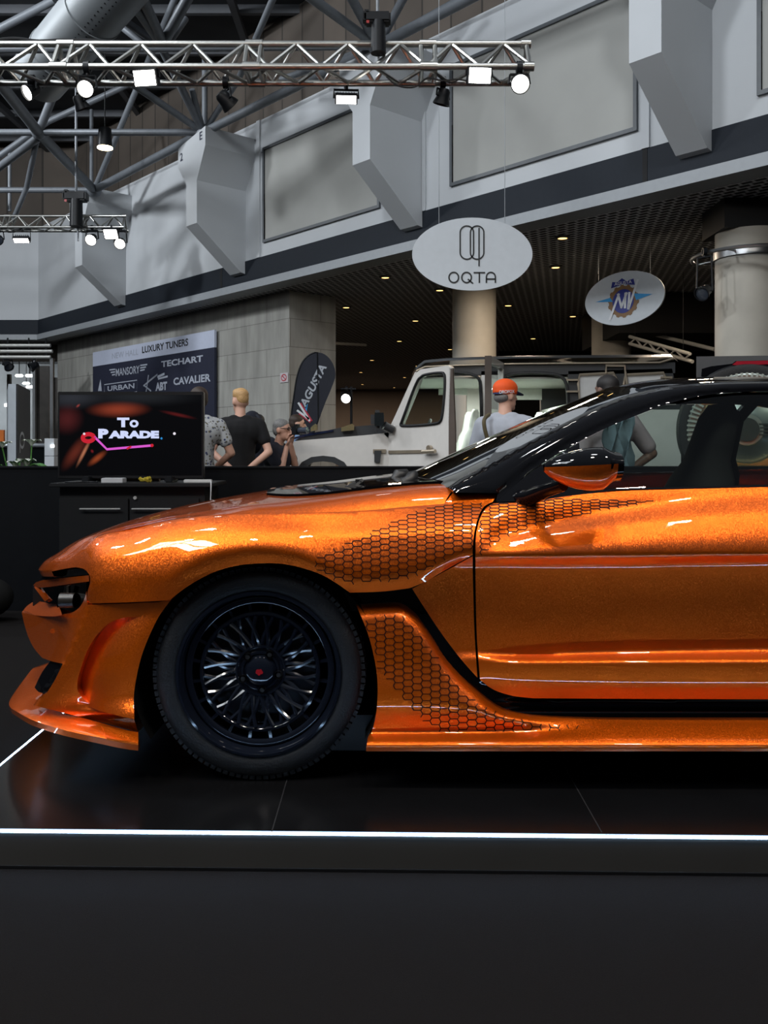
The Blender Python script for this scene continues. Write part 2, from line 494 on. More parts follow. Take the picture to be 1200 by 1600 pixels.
# ---- door with its graphic, rear quarter
hexmask_d = outline([(748,868),(745,845),(750,815),(760,795),(772,787)], [(772,787),(830,784),(880,777),(960,769.5),(1100,765.5),(1200,763)],
                    [(1200,763),(1200,766.5),(1100,774),(1000,787),(920,802),(860,816),(805,832),(770,852),(748,868)], step=8)
door_poly = outline([(772,786.5),(830,784),(880,776),(960,768),(1080,764),(1200,761),(1332,758)], [(1332,758),(1336,900),(1330,1000),(1320,1093)], [(1320,1093),(1000,1092),(832,1091)],
                    [(832,1091),(800,1087),(770,1077),(750,1062)], [(750,1062),(745.5,1000),(743.5,930),(743,867)], [(743,867),(744,835),(751,808),(760,794),(772,786.5)], step=6)
door = panel('door', door_poly, D_DOOR, PAINT, extra=hexes(D_DOOR, hexmask_d, ROWS, 501, drift=.35), mats=[PAINT, HEXL], sx=10, sy=3.6, far=True)
RARCH = [(1492,1092),(1487,1040),(1500,985),(1530,935),(1580,897),(1630,881),(1671,878),(1720,882),(1775,902),(1820,940),(1850,990),(1862,1050),(1858,1100)]
rq_poly = outline([(1336,758),(1500,752),(1671,748),(1800,754),(1900,762),(2080,775)], [(2080,775),(2092,900),(2080,1100)], [(2080,1100),(1858,1100)], RARCH[::-1],
                  [(1492,1092),(1324,1093)], [(1324,1093),(1334,1000),(1340,900),(1336,758)], step=9)
panel('rear_wing', rq_poly, D_DOOR, PAINT, sx=16, sy=8, far=True)

# ---- recessed panel behind the front wing, and the black intake behind it
rec_poly = outline([(644,920),(690,895.5),(738.5,869)], [(738.5,869),(739.5,930),(742,1000),(746,1059)], [(746,1059),(722,1032),(690,990),(662,948),(644,920)], step=6)
panel('lower_wing_panel', rec_poly, lambda x, y: D_DOOR(x, y)+.004+.02*smooth(60, 0, x-640), PAINT, thick=.03)
blk = outline([(536,918),(640,918),(668,940),(705,1000),(750,1062),(795,1086),(1330,1088)], [(1330,1088),(1330,1128)], [(1330,1128),(800,1120),(730,1085),(680,1020),(640,955),(550,955)], [(550,955),(536,918)], step=8)
def D_SILL(x, y):
    if x < 760: return 2.975+.01*math.sin((y-900)/30)
    d = 2.99-.02*math.exp(-((y-1097)/4.)**2)-.025*smooth(1104, 1114, y)
    return 2.975+(d-2.975)*smooth(760, 830, x)
panel('black_sill', blk, D_SILL, GLOSS, thick=.05, far=True, sy=2.5)

# ---- side skirt
D_SK = stations({
 566: [(944,2.985),(952,2.945),(968,2.918),(1040,2.905),(1096,2.893),(1143,2.915),(1160,2.862),(1166,2.853),(1174,2.862)],
 620: [(941,2.985),(949,2.945),(966,2.917),(1040,2.903),(1097,2.890),(1143,2.915),(1160,2.858),(1166,2.849),(1174,2.858)],
 650: [(957,2.99),(968,2.945),(986,2.914),(1045,2.901),(1098,2.888),(1143,2.915),(1160,2.856),(1166,2.847),(1174,2.856)],
 700: [(1029,2.985),(1038,2.945),(1052,2.915),(1072,2.900),(1101,2.889),(1142,2.914),(1160,2.854),(1166,2.845),(1174,2.854)],
 740: [(1071,2.98),(1077,2.948),(1086,2.918),(1095,2.904),(1106,2.893),(1142,2.914),(1160,2.852),(1166,2.843),(1174,2.852)],
 790: [(1109,2.965),(1112,2.948),(1115,2.932),(1118,2.918),(1123,2.906),(1141,2.920),(1160,2.851),(1166,2.842),(1174,2.851)],
 850: [(1117,2.968),(1120,2.955),(1123,2.943),(1126,2.933),(1131,2.922),(1139.5,2.914),(1160,2.850),(1166,2.841),(1174,2.850)],
 900: [(1119,2.968),(1122,2.958),(1125,2.948),(1128,2.940),(1133,2.927),(1138,2.914),(1160,2.849),(1166,2.840),(1174,2.849)],
 960: [(1120,2.968),(1123,2.960),(1126,2.950),(1129,2.940),(1133,2.925),(1138,2.908),(1160,2.847),(1166,2.838),(1174,2.847)],
 1340: [(1120,2.968),(1123,2.960),(1126,2.950),(1129,2.940),(1133,2.925),(1138,2.908),(1160,2.846),(1166,2.836),(1174,2.846)],
 1560: [(1120,2.92),(1123,2.91),(1126,2.90),(1129,2.89),(1133,2.885),(1138,2.88),(1160,2.83),(1166,2.82),(1174,2.83)]})
hexmask_s = outline([(567,968),(625,962),(652,985),(690,1040),(735,1090),(790,1121)], [(790,1121),(850,1131),(905,1136)], [(905,1136),(870,1140),(685,1143)],
                    [(685,1143),(660,1122),(632,1095),(606,1062),(592,1040)], [(592,1040),(584,1010),(567,968)], step=8)
sk_poly = outline([(556,944),(600,941),(622,941),(634,945),(646,954),(666,982),(702,1031),(740,1071),(772,1098),(795,1111),(820,1115.5),(870,1118.5),(960,1120)], [(960,1120),(1340,1120),(1490,1122)],
                  [(1490,1122),(1494,1174)], [(1494,1174),(572,1174)], [(572,1174),(573,1164),(580,1146),(587,1120),(590,1085),(589,1055),(583,1020),(573,985),(556,944)], step=5)
panel('side_skirt', sk_poly, D_SK, PAINT, extra=hexes(D_SK, hexmask_s, [948+10.5*i for i in range(22)], 566, drift=.75), mats=[PAINT, HEXL], sx=9, sy=2.6, far=True, thick=.05)
mbk = MB(); mbk.box((1.2, DC, .24), (3.2, 1.7, .12)); mbk.build('underbody', SATIN, car)

# ---- front bumper
def crease(y): return pchip([880, 945, 990, 1037, 1070, 1105], [150, 137, 120, 98, 76, 52], y)
def D_BUMP(x, y):
    c = crease(y); dx = x-c
    base = 2.985+(137-c)*.0009
    if dx >= 0: d = base-.088*(1-math.exp(-dx/75.))
    else: d = base+.0044*(-dx)+.000032*dx*dx
    if dx < 0: d += .0016*max(0, y-962)*min(1, -dx/40.)
    d += .012*smooth(1085, 1125, y)*smooth(60, 120, x)       # foot turns in slightly
    d -= .016*math.exp(-((y-1118-(x-215)*.06)/9.)**2)*smooth(70, 140, x)
    return d
scoop_edge = [(247,963),(215,963.5),(190,966),(172,973),(155,988),(139,1012),(127,1042),(121,1066),(122,1080),(131,1092),(150,1104),(180,1113),(209,1121)]
bump_poly = outline([(137,945),(200,943),(265,940)], [(265,940),(256,950),(247,963)], scoop_edge, [(209,1121),(212,1132),(216,1144)], [(216,1144),(160,1129),(100,1114),(52,1102)],
                    [(52,1102),(62,1089),(73,1083)], [(73,1083),(86,1062),(98,1037)], [(98,1037),(80,1033),(66,1028)], [(66,1028),(54,1014),(45,997),(38,975),(34,957)],
                    [(34,957),(60,962),(85,963),(97,961)], [(97,961),(112,957.5),(124,949),(131,938),(135,924)], [(135,924),(137,945)], step=4)
panel('front_bumper', bump_poly, D_BUMP, PAINT, sx=6, sy=4, thick=.11, far=True)
sc_poly = outline([(268,936),(249,962),(234,992),(221,1026),(213,1060),(209,1090),(210,1124)], [(210,1124),(180,1117),(148,1108),(126,1096),(114,1080),(112,1060),(120,1030),(134,1000),(152,976),(180,958),(268,936)], step=5)
def D_SC(x, y):
    e = pchip([960, 990, 1026, 1060, 1125], [250, 234, 221, 213, 209], y)
    t = max(0., min(1., (e-x)/95.))
    return 2.915+.16*t**2.0-.03*smooth(1085, 1122, y)*(1-t)
panel('air_scoop', sc_poly, D_SC, PAINT, sx=6, sy=4, thick=0, far=True)
# nose shelf
def D_NOSE(x, y):
    z = .505+(x-34)*.0020
    return min(4.3, (H-z)*F/(y-700))
nose = outline([(34,957),(60,962),(85,963),(97,961)], [(97,961),(94,952),(88,944)], [(88,944),(70,941),(55,938.5)], [(55,938.5),(42,947),(34,957)], step=3)
panel('nose_shelf', nose, D_NOSE, PAINT, sx=4, sy=2, thick=0, far=True)
# canard slot, headlight recess
slot = outline([(80,1031),(98,1036),(88,1058),(73,1084)], [(73,1084),(60,1081),(54,1074)], [(54,1074),(66,1050),(80,1031)], step=4)
panel('bumper_slot', slot, lambda x, y: D_BUMP(x, y)+.05, GLOSS, thick=0, far=True)
mb = MB()
hl = outline([(68,900),(84,890),(131,886),(141,896),(141,925),(136,945),(120,962),(96,966),(82,950),(74,941)], [(74,941),(68,900)], step=5)
panel('headlight_recess', hl, lambda x, y: D_BUMP(x, 930)+.13, GLOSS, thick=0, far=True)
# headlight: lens, running-light bar, orange brow and strut
head = thing  # (kept as parts of the car)
lens = outline([(67,919),(100,915),(135,910)], [(135,910),(135,925),(131,938),(123,950),(111,957),(98,960.5)], [(98,960.5),(92,955),(88,944)], [(88,944),(72,942)], [(72,942),(76,936),(67,919)], step=4)
hlo = panel('headlight', lens, lambda x, y: D_BUMP(x, y)+.035, glass_mat('lamp glass', (.06, .06, .065), 1.3), thick=.02, far=True)
mb = MB(); c = P(117, 938, 3.13); mb.cyl(c, c+V((-.05, .0, 0)), .026, n=20); c = P(107, 925, 3.16); mb.box(c, (.008, .02, .045)); mb.build('lamp_projector', mat('lamp chrome', (.02, .017, .014), .35), hlo)
drl = outline([(63,905.5),(66,899),(85,893.5),(110,889.5),(128,888.5)], [(128,888.5),(135,891),(138,898)], [(138,898),(110,900.5),(85,903.5),(63,905.5)], step=4)
panel('running_light', drl, lambda x, y: D_BUMP(x, 918)+.012, GLOSS, thick=.02, far=True, sy=2, sx=5)
brow = outline([(52,914),(56,910),(63,907.5),(90,904),(139,899)], [(139,899),(139,908.5)], [(139,908.5),(120,911),(95,914.5),(72,917.5),(56,918.5)], [(56,918.5),(52,914)], step=4)
panel('headlight_brow', brow, lambda x, y: D_BUMP(x, 918)-.006+.006*abs(y-909)/5, PAINT, thick=.03, far=True, sy=2, sx=5)
mb = MB()
q = [P(53, 917, D_BUMP(54, 918)), P(59, 918, D_BUMP(58, 918)), P(74, 937, D_BUMP(74, 940)), P(70, 940, D_BUMP(70, 940))]
mb.prism(q, (0, .03, 0)); o = mb.build('headlight_strut', PAINT, car); flip_mesh(o)
mb = MB(); mb.cyl(P(82, 986, D_BUMP(82, 986)+.004), P(82, 986, D_BUMP(82, 986)-.003), .0085, n=16); mb.build('parking_sensor', PAINT, car)
mb = MB(); mb.box((-1.30, DC, .585), (.34, .26, .085)); mb.box((-1.10, DC, .59), (.2, .9, .2)); mb.box((-1.12, DC, .38), (.2, 1.0, .2)); mb.build('grille', SATIN, car)

# ---- front splitter
S = [((216,1145,2.93),(216,1163,2.862),(216,1173,2.872)), ((188,1138,2.94),(188,1160,2.858),(188,1169,2.868)), ((160,1130,2.96),(160,1153,2.86),(160,1163,2.87)),
     ((130,1122,3.0),(128,1147,2.88),(128,1156,2.89)), ((100,1115,3.05),(98,1140,2.912),(98,1149,2.922)), ((76,1108,3.11),(74,1133,2.955),(74,1142,2.965)), ((56,1102,3.19),(48,1124,3.03),(49,1133,3.04)),
     ((62,1092,3.28),(28,1113,3.15),(29,1121,3.16)), ((68,1080,3.36),(16,1105,3.28),(17,1112,3.29)), ((72,1068,3.46),(15,1095,3.42),(16,1101,3.43)),
     ((76,1056,3.6),(26,1077,3.6),(27,1083,3.61)), ((82,1043,3.88),(50,1045,3.88),(51,1051,3.88))]
rows = []
for k in range(4):
    if k < 3: rows.append([P(*s[k]) for s in cr([tuple(x for x in a[k]) for a in S], 6)] if False else None)
def cr3(pts, n=6):
    out = []
    for i in range(len(pts)-1):
        p0 = pts[max(i-1, 0)]; p1 = pts[i]; p2 = pts[i+1]; p3 = pts[min(i+2, len(pts)-1)]
        for j in range(n):
            t = j/n
            out.append(.5*((2*p1)+(p2-p0)*t+(2*p0-5*p1+4*p2-p3)*t*t+(3*p1-p0-3*p2+p3)*t**3))
    out.append(pts[-1]); return out
B = cr3([P(*s[0]) for s in S]); E = cr3([P(*s[1]) for s in S]); L = cr3([P(*s[2]) for s in S])
mb = MB()
full = []
for r in (B, None, E, L):
    full.append(r)
mid = [b.lerp(e, .55)+V((0, 0, .004)) for b, e in zip(B, E)]; edge = [b.lerp(e, .93)+V((0, 0, .003)) for b, e in zip(B, E)]
und = [b+V((0, .02, -.05)) for b in B]
R = [B, mid, edge, E, L, und]
mir = lambda p: V((p.x, 2*DC-p.y, p.z))
R = [r+[mir(p) for p in r[:-1]][::-1] for r in R]
mb.grid(R); mb.add([R[k][0] for k in range(6)], [[0, 1, 2, 3, 4, 5]])
spl = mb.build('front_splitter', PAINT, car, 50)
# small winglet step near the wheel end of the lip
mb = MB(); mb.prism([P(158, 1137, 2.93), P(216, 1147, 2.90), P(216, 1164, 2.853), P(167, 1156, 2.852)], (0, 0, .006)); o = mb.build('splitter_pad', PAINT, spl)

# ---- bonnet (clamshell)
NB = [(80,891,3.27),(95,877,3.21),(113,866.5,3.17),(150,840.5,3.105),(193,828.5,3.06),(235,819.5,3.035),(273,812,3.02),(343,804,3.005),(400,801.5,3.0),(460,801,2.997),(520,800,2.999),(580,797,3.005),(633,792,3.015),(694,787.5,3.035)]
CB = [(83,877),(93,866),(110,856),(143,836),(193,816.5),(243,801.5),(293,789.5),(360,777.5),(410,769.5),(433,766),(520,758),(590,750),(675,744),(770,741)]
Nw = cr3([P(*p) for p in NB], 5); Cw = cr3([P(p[0], p[1], DC) for p in CB], 5)
def hood(u, t, lift=0.0):
    """u along length in samples, t 0 near edge .. 1 centre .. 2 far edge"""
    tt = t if t <= 1 else 2-t
    n, c = Nw[u], Cw[u]
    y = n.y+(DC-n.y)*tt
    s = 1-(1-tt)**2.4
    # a soft power line pressed along the clamshell
    a = (c.z-n.z); w = smooth(18, 42, u)
    z = n.z+a*(s*(1-w)+w*(.78*(1-math.exp(-tt/.055))+.22*s))
    z += .008*math.exp(-((tt-.17)/.07)**2)*min(1, u/12)*(1-w)
    x = n.x+(c.x-n.x)*(1-(1-tt)**2)
    p = V((x, y, z+lift))
    if t > 1: p.y = 2*DC-p.y
    return p
mb = MB(); ts = [0, .015, .04, .07, .1, .13, .16, .19, .22, .26, .3, .36, .43, .5, .6, .7, .8, .9, 1]; ts = ts+[2-t for t in ts[:-1]][::-1]
mb.grid([[hood(u, t) for t in ts] for u in range(len(Nw))])
lip = [hood(0, t) for t in ts]; mb.grid([lip, [p+V((.01, 0, -.022)) for p in lip], [p+V((.12, 0, -.03)) for p in lip]])
side = [hood(u, 0) for u in range(len(Nw))]; mb.grid([side, [p+V((0, .02, -.01)) for p in side]])
mb.build('bonnet', PAINT, car, 45)
# black vented insert and cowl on the bonnet
mb = MB(); us = list(range(44, len(Nw)))
def tn(u): return pchip([44, 47, 50, 56, 60, len(Nw)-1], [.62, .34, .27, .25, .24, .22], u)
prof = []
for u in us:
    a = tn(u); r = []
    for k in range(25): t = a+(2-2*a)*k/24; r.append(hood(u, t, .009+.004*math.sin(PI*k/24)))
    r = [hood(u, a, -.004)]+r+[hood(u, 2-a, -.004)]
    prof.append(r)
prof.insert(0, [p+V((-.004, 0, -.02)) for p in prof[0]])
mb.grid(prof)
ins = mb.build('bonnet_insert', GLOSS, car, 50)
cw = MB()   # cowl running from the insert to the windscreen foot
near = [P(668, 764, 3.16), P(692, 763, 3.14), P(708, 766, 3.10), P(740, 769, 3.075), P(779, 771, 3.066)]
back = [P(664, 757, 3.22), P(690, 757, 3.19), P(712, 752, 3.16), P(745, 735, 3.13), P(800, 745, 3.11)]
cw.grid([cr3(near, 3), cr3(back, 3)]); 
cs_ = [V((.16, 3.12, 1.045)), V((.08, 3.4, 1.068)), V((.05, DC, 1.082)), V((.08, 2*DC-3.4, 1.068)), V((.16, 2*DC-3.12, 1.045))]
cb_ = [V((.30, 3.12, 1.05)), V((.24, 3.4, 1.075)), V((.20, DC, 1.09)), V((.24, 2*DC-3.4, 1.075)), V((.30, 2*DC-3.12, 1.05))]
cw.grid([cr3(cs_, 4), cr3(cb_, 4)]); cw.build('cowl', SATIN, car)
# bonnet latch bracket and wiper arm parts on the black insert
mb = MB()
for pts, r in (([P(524, 772, 3.4), P(535, 768, 3.4), P(552, 765, 3.42), P(561, 758, 3.42), P(566, 756, 3.43)], .009), ([P(541, 764, 3.4), P(556, 756, 3.41)], .012), ([P(553, 762, 3.4), P(567, 751, 3.42)], .010)):
    mb.tube([p for p in pts], r, 8)
mb.box(P(560, 753, 3.42), (.035, .03, .02), bevel=.006); mb.box(P(548, 768, 3.40), (.05, .03, .012), bevel=.004)
mb.build('bonnet_latch', SATIN, car)
mb = MB()
mb.tube([P(632, 757, 3.35), P(640, 752, 3.35), P(645, 743, 3.36), P(650, 739, 3.37)], [.03, .026, .022, .012], 10)
mb.tube([P(648, 756, 3.35), P(668, 757, 3.35), P(740, 716, 3.5), P(800, 690, 3.62)], [.02, .012, .009, .006], 8)
mb.build('wiper', SATIN, car)
mb = MB(); mb.tube([P(612, 752, 3.7), P(622, 744, 3.72), P(634, 742, 3.74), P(640, 746, 3.75)], [.012, .03, .026, .012], 10); mb.build('wiper', SATIN, car)

# ---- greenhouse
ZB, K = 1.06, .74
def D_GH(x, y):
    q = (y-700)/F
    d = (3.055+K*(H-ZB))/(1+K*q)
    z = H-q*d
    return d+.35*(z-ZB)**2*1.2
pil_low = [(775,783),(800,762),(823,741),(861,716),(905,690),(951,667),(1000,647),(1032,635),(1065,625),(1110,616.5),(1160,612.5),(1200,611.5),(1335,613),(1450,628),(1560,655),(1660,700),(1730,745)]
pil_up = [(1800,752),(1700,690),(1560,630),(1450,608),(1335,598),(1200,594.5),(1104,597),(1050,602),(1010,609.5),(975,619),(935,635),(890,657),(842,682),(810,699),(778,717),(745,735),(718,750),(700,762)]
def D_PIL(x, y):
    # rounded towards the windscreen edge / roof
    yu = pchip([p[0] for p in pil_up[::-1]], [p[1] for p in pil_up[::-1]], x)
    yl = pchip([p[0] for p in pil_low], [p[1] for p in pil_low], x) if x > 775 else 783
    w = max(6, yl-yu); t = max(0, min(1, (y-yu)/w))
    return D_GH(x, y)-.022*math.sin(PI*min(1, t*1.15))**.8+.03*(1-smooth(0, .25, t))
pil_poly = outline(pil_low, [(1730,745),(1800,752)], pil_up, [(700,762),(708,769.5)], [(708,769.5),(778,770.5)], [(778,770.5),(775,783)], step=6)
panel('roof_pillar', pil_poly, D_PIL, GLOSS, sx=8, sy=4, thick=.05, far=True, smooth_a=70)
tri = outline([(776,783.5),(823,743),(861,718),(905,692)], [(905,692),(908,730),(912,775)], [(912,775),(860,781),(776,784.5)], step=6)
panel('mirror_triangle', tri, lambda x, y: D_GH(x, y)-.012, GLOSS, thick=.02, far=True)
gl = outline([(905,691),(951,668),(1000,648),(1032,636),(1065,626),(1110,617.5),(1160,613.5),(1200,612.5),(1335,614)], [(1335,614),(1338,758)], [(1338,758),(1200,762),(1000,767),(911,774)], [(911,774),(905,691)], step=8)
panel('side_window', gl, lambda x, y: D_GH(x, y)+.012, GLASS, sx=14, sy=9, thick=0, far=True)
gl2 = outline([(1350,615),(1450,630),(1560,657),(1660,702),(1720,746)], [(1720,746),(1350,758)], [(1350,758),(1350,615)], step=12)
panel('rear_side_window', gl2, lambda x, y: D_GH(x, y)+.012, GLASS, sx=16, sy=10, thick=0, far=True)
bp = outline([(1330,612),(1358,614)], [(1358,614),(1356,759)], [(1356,759),(1328,760)], [(1328,760),(1330,612)], step=10)
panel('door_pillar', bp, lambda x, y: D_GH(x, y)-.004, GLOSS, thick=.05, far=True)
# belt seal
mb = MB(); mb.tube([P(x, pchip([905,960,1080,1200,1335],[774,767,763.5,760.5,757.5],x), D_GH(x, 765)-.014) for x in range(900, 1340, 12)], .007, 6); mb.build('window_seal', GLOSS, car)
# windscreen
wl = [(700,762),(718,750),(745,735),(778,717),(810,699),(842,682),(890,657),(935,635),(975,619),(1010,609.5)]
Wn = [P(x, y, D_PIL(x, y)+.012) for x, y in wl]
nW = len(Wn); rowsW = []
for i, p in enumerate(Wn):
    s = i/(nW-1); cx = .10+(.965-.10)*s+.02*math.sin(PI*s)
    cz = 1.085+(1.462-1.085)*s+.018*math.sin(PI*s); r = []
    for k in range(33):
        t = k/16; tt = t if t <= 1 else 2-t
        e = 1-(1-tt)**2.0
        y = p.y+(DC-p.y)*tt
        q = V((p.x+(cx-p.x)*e, y, p.z+(cz-p.z)*e))
        if t > 1: q.y = 2*DC-q.y
        r.append(q)
    rowsW.append(r)
rowsS = [cr3([rowsW[i][k] for i in range(nW)], 4) for k in range(33)]
mb = MB(); mb.grid(rowsS); mb.build('windscreen', WSGLASS, car, 60)
# small logo of linked loops on the windscreen
# roof skin
rl = [(1010,609.5),(1050,602),(1104,597),(1200,594.5),(1335,598),(1450,608),(1560,630),(1700,690),(1800,752)]
Rn = [P(x, y, D_PIL(x, y)+.012) for x, y in rl]
cxz = [(.965,1.462),(1.08,1.484),(1.22,1.497),(1.48,1.503),(1.85,1.485),(2.15,1.45),(2.45,1.38),(2.8,1.22),(3.05,1.08)]
rowsR = []
for p, (cx, cz) in zip(Rn, cxz):
    r = []
    for k in range(33):
        t = k/16; tt = t if t <= 1 else 2-t; e = 1-(1-tt)**2.2
        q = V((p.x+(cx-p.x)*(1-(1-tt)**2), p.y+(DC-p.y)*tt, p.z+(cz-p.z)*e))
        if t > 1: q.y = 2*DC-q.y
        r.append(q)
    rowsR.append(r)
rowsR = [cr3([rowsR[i][k] for i in range(len(rl))], 5) for k in range(33)]
mb = MB(); mb.grid(rowsR); mb.build('roof', GLOSS, car, 60)
mb = MB(); mb.grid([[p+V((0, 0, -.05)) for p in r[:-12]] for r in rowsR[2:-2]]); mb.build('headliner', INNER, car, 60)
# tail
mb = MB()
tl = [P(1800, 752, 3.05), P(1900, 762, 3.05), P(2080, 775, 3.14)]
mb.grid([[p, V((p.x, 2*DC-p.y, p.z))] for p in cr3(tl, 4)])
tb = [P(2085, y, D_DOOR(2080, y)) for y in (775, 850, 950, 1030, 1100)]
mb.grid([[p, p+V((.10, .35, 0)), V((p.x+.14, DC, p.z)), V((p.x+.10, 2*DC-p.y-.35, p.z)), V((p.x, 2*DC-p.y, p.z))] for p in tb])
mb.build('tail', PAINT, car, 40)

# ---- cabin
mb = MB(); mb.box((1.25, DC, .62), (2.3, 1.42, .62), bevel=.05); mb.box((.32, DC, .95), (.5, 1.36, .18), bevel=.06); mb.box((.15, DC, .8), (.5, 1.5, .3)); mb.build('cabin_tub', INNER, car)
def seat(xb, yc):
    mb = MB(); 
    sec = []
    for s, w, d, x in ((0, .25, .10, -.05), (.25, .26, .11, .03), (.5, .255, .10, .10), (.62, .22, .08, .135), (.70, .13, .07, .155), (.76, .13, .065, .17), (.9, .125, .055, .205), (.96, .09, .03, .215)):
        z = .55+s*.86; r = []
        for k in range(16):
            t = 2*PI*k/16; cc, ss = math.cos(t), math.sin(t)
            r.append(V((xb+x+d*math.copysign(abs(cc)**.6, cc), yc+w*math.copysign(abs(ss)**.6, ss), z)))
        sec.append(r)
    mb.grid(sec, closed=True); mb.add(sec[-1], [list(range(16))])
    mb.box((xb-.3, yc, .58), (.5, .5, .16), bevel=.05)
    return mb.build('seat', INNER, car, 60)
seat(1.12, 3.55); seat(1.40, 4.21)
mb = MB(); mb.tube([V((.60+.05*math.sin(t), 4.21+.18*math.cos(t), .98+.18*math.sin(t))) for t in [2*PI*k/28 for k in range(28)]], .014, 8, closed=True); mb.cyl((.45, 4.21, .95), (.6, 4.21, .98), .03); mb.build('steering_wheel', INNER, car)

# ---- door mirror
mir_ = MB()
Cm = P(905, 738, 2.83)
def mirror_half(top):
    # shell pointing forward (-x), blunt rear (+x)
    rows = []
    N = 14
    for i in range(N+1):
        s = i/N                       # 0 nose .. 1 rear
        x = Cm.x-.108+.216*s
        hgt = .068*(math.sin(PI*min(1, (s*.62+.02)))**.62)*(1-.25*smooth(.85, 1, s)); wid = .085*(math.sin(PI*min(1, (s*.60+.02)))**.7)
        zc = Cm.z-.004+.012*s
        r = []
        for k in range(13):
            t = PI*k/12
            zz = math.sin(t)*hgt*(.80 if top else 1.22); yy = -math.cos(t)*wid
            r.append(V((x, Cm.y+.02+yy, zc+.020+(zz if top else -zz))))
        rows.append(r)
    return rows
up = mirror_half(True); lo = mirror_half(False)
mroot = MB(); mroot.grid(up); mroot.add(up[-1], [list(range(13))])
rim = [V((Cm.x+.104, p.y, p.z)) for p in up[-1]]+[V((Cm.x+.104, p.y, p.z)) for p in lo[-1][::-1]]
rim2 = [V((Cm.x+.128, Cm.y+.02+(p.y-Cm.y-.02)*.93, Cm.z+.008+(p.z-Cm.z-.008)*.93)) for p in rim]; rim0 = [V((Cm.x+.085, Cm.y+.02+(p.y-Cm.y-.02)*1.06, Cm.z+.008+(p.z-Cm.z-.008)*1.06)) for p in rim]
mroot.grid([rim0, rim, rim2], closed=True); mroot.add(rim2, [list(range(len(rim2)))])
mo = mroot.build('door_mirror', GLOSS, car, 60); mo['label'] = 'door mirror with gloss black upper half'
m2 = MB(); m2.grid(lo); m2.add(lo[-1], [list(range(13))]); o2 = m2.build('mirror_cap', PAINT, mo, 60); o2['label'] = 'orange lower half of the mirror'
m3 = MB(); m3.tube([P(806, 781, 3.06), P(830, 776, 3.0), P(855, 765, 2.93), P(880, 757, 2.87)], [.034, .030, .024, .022], 12); m3.build('mirror_arm', GLOSS, mo, 60)

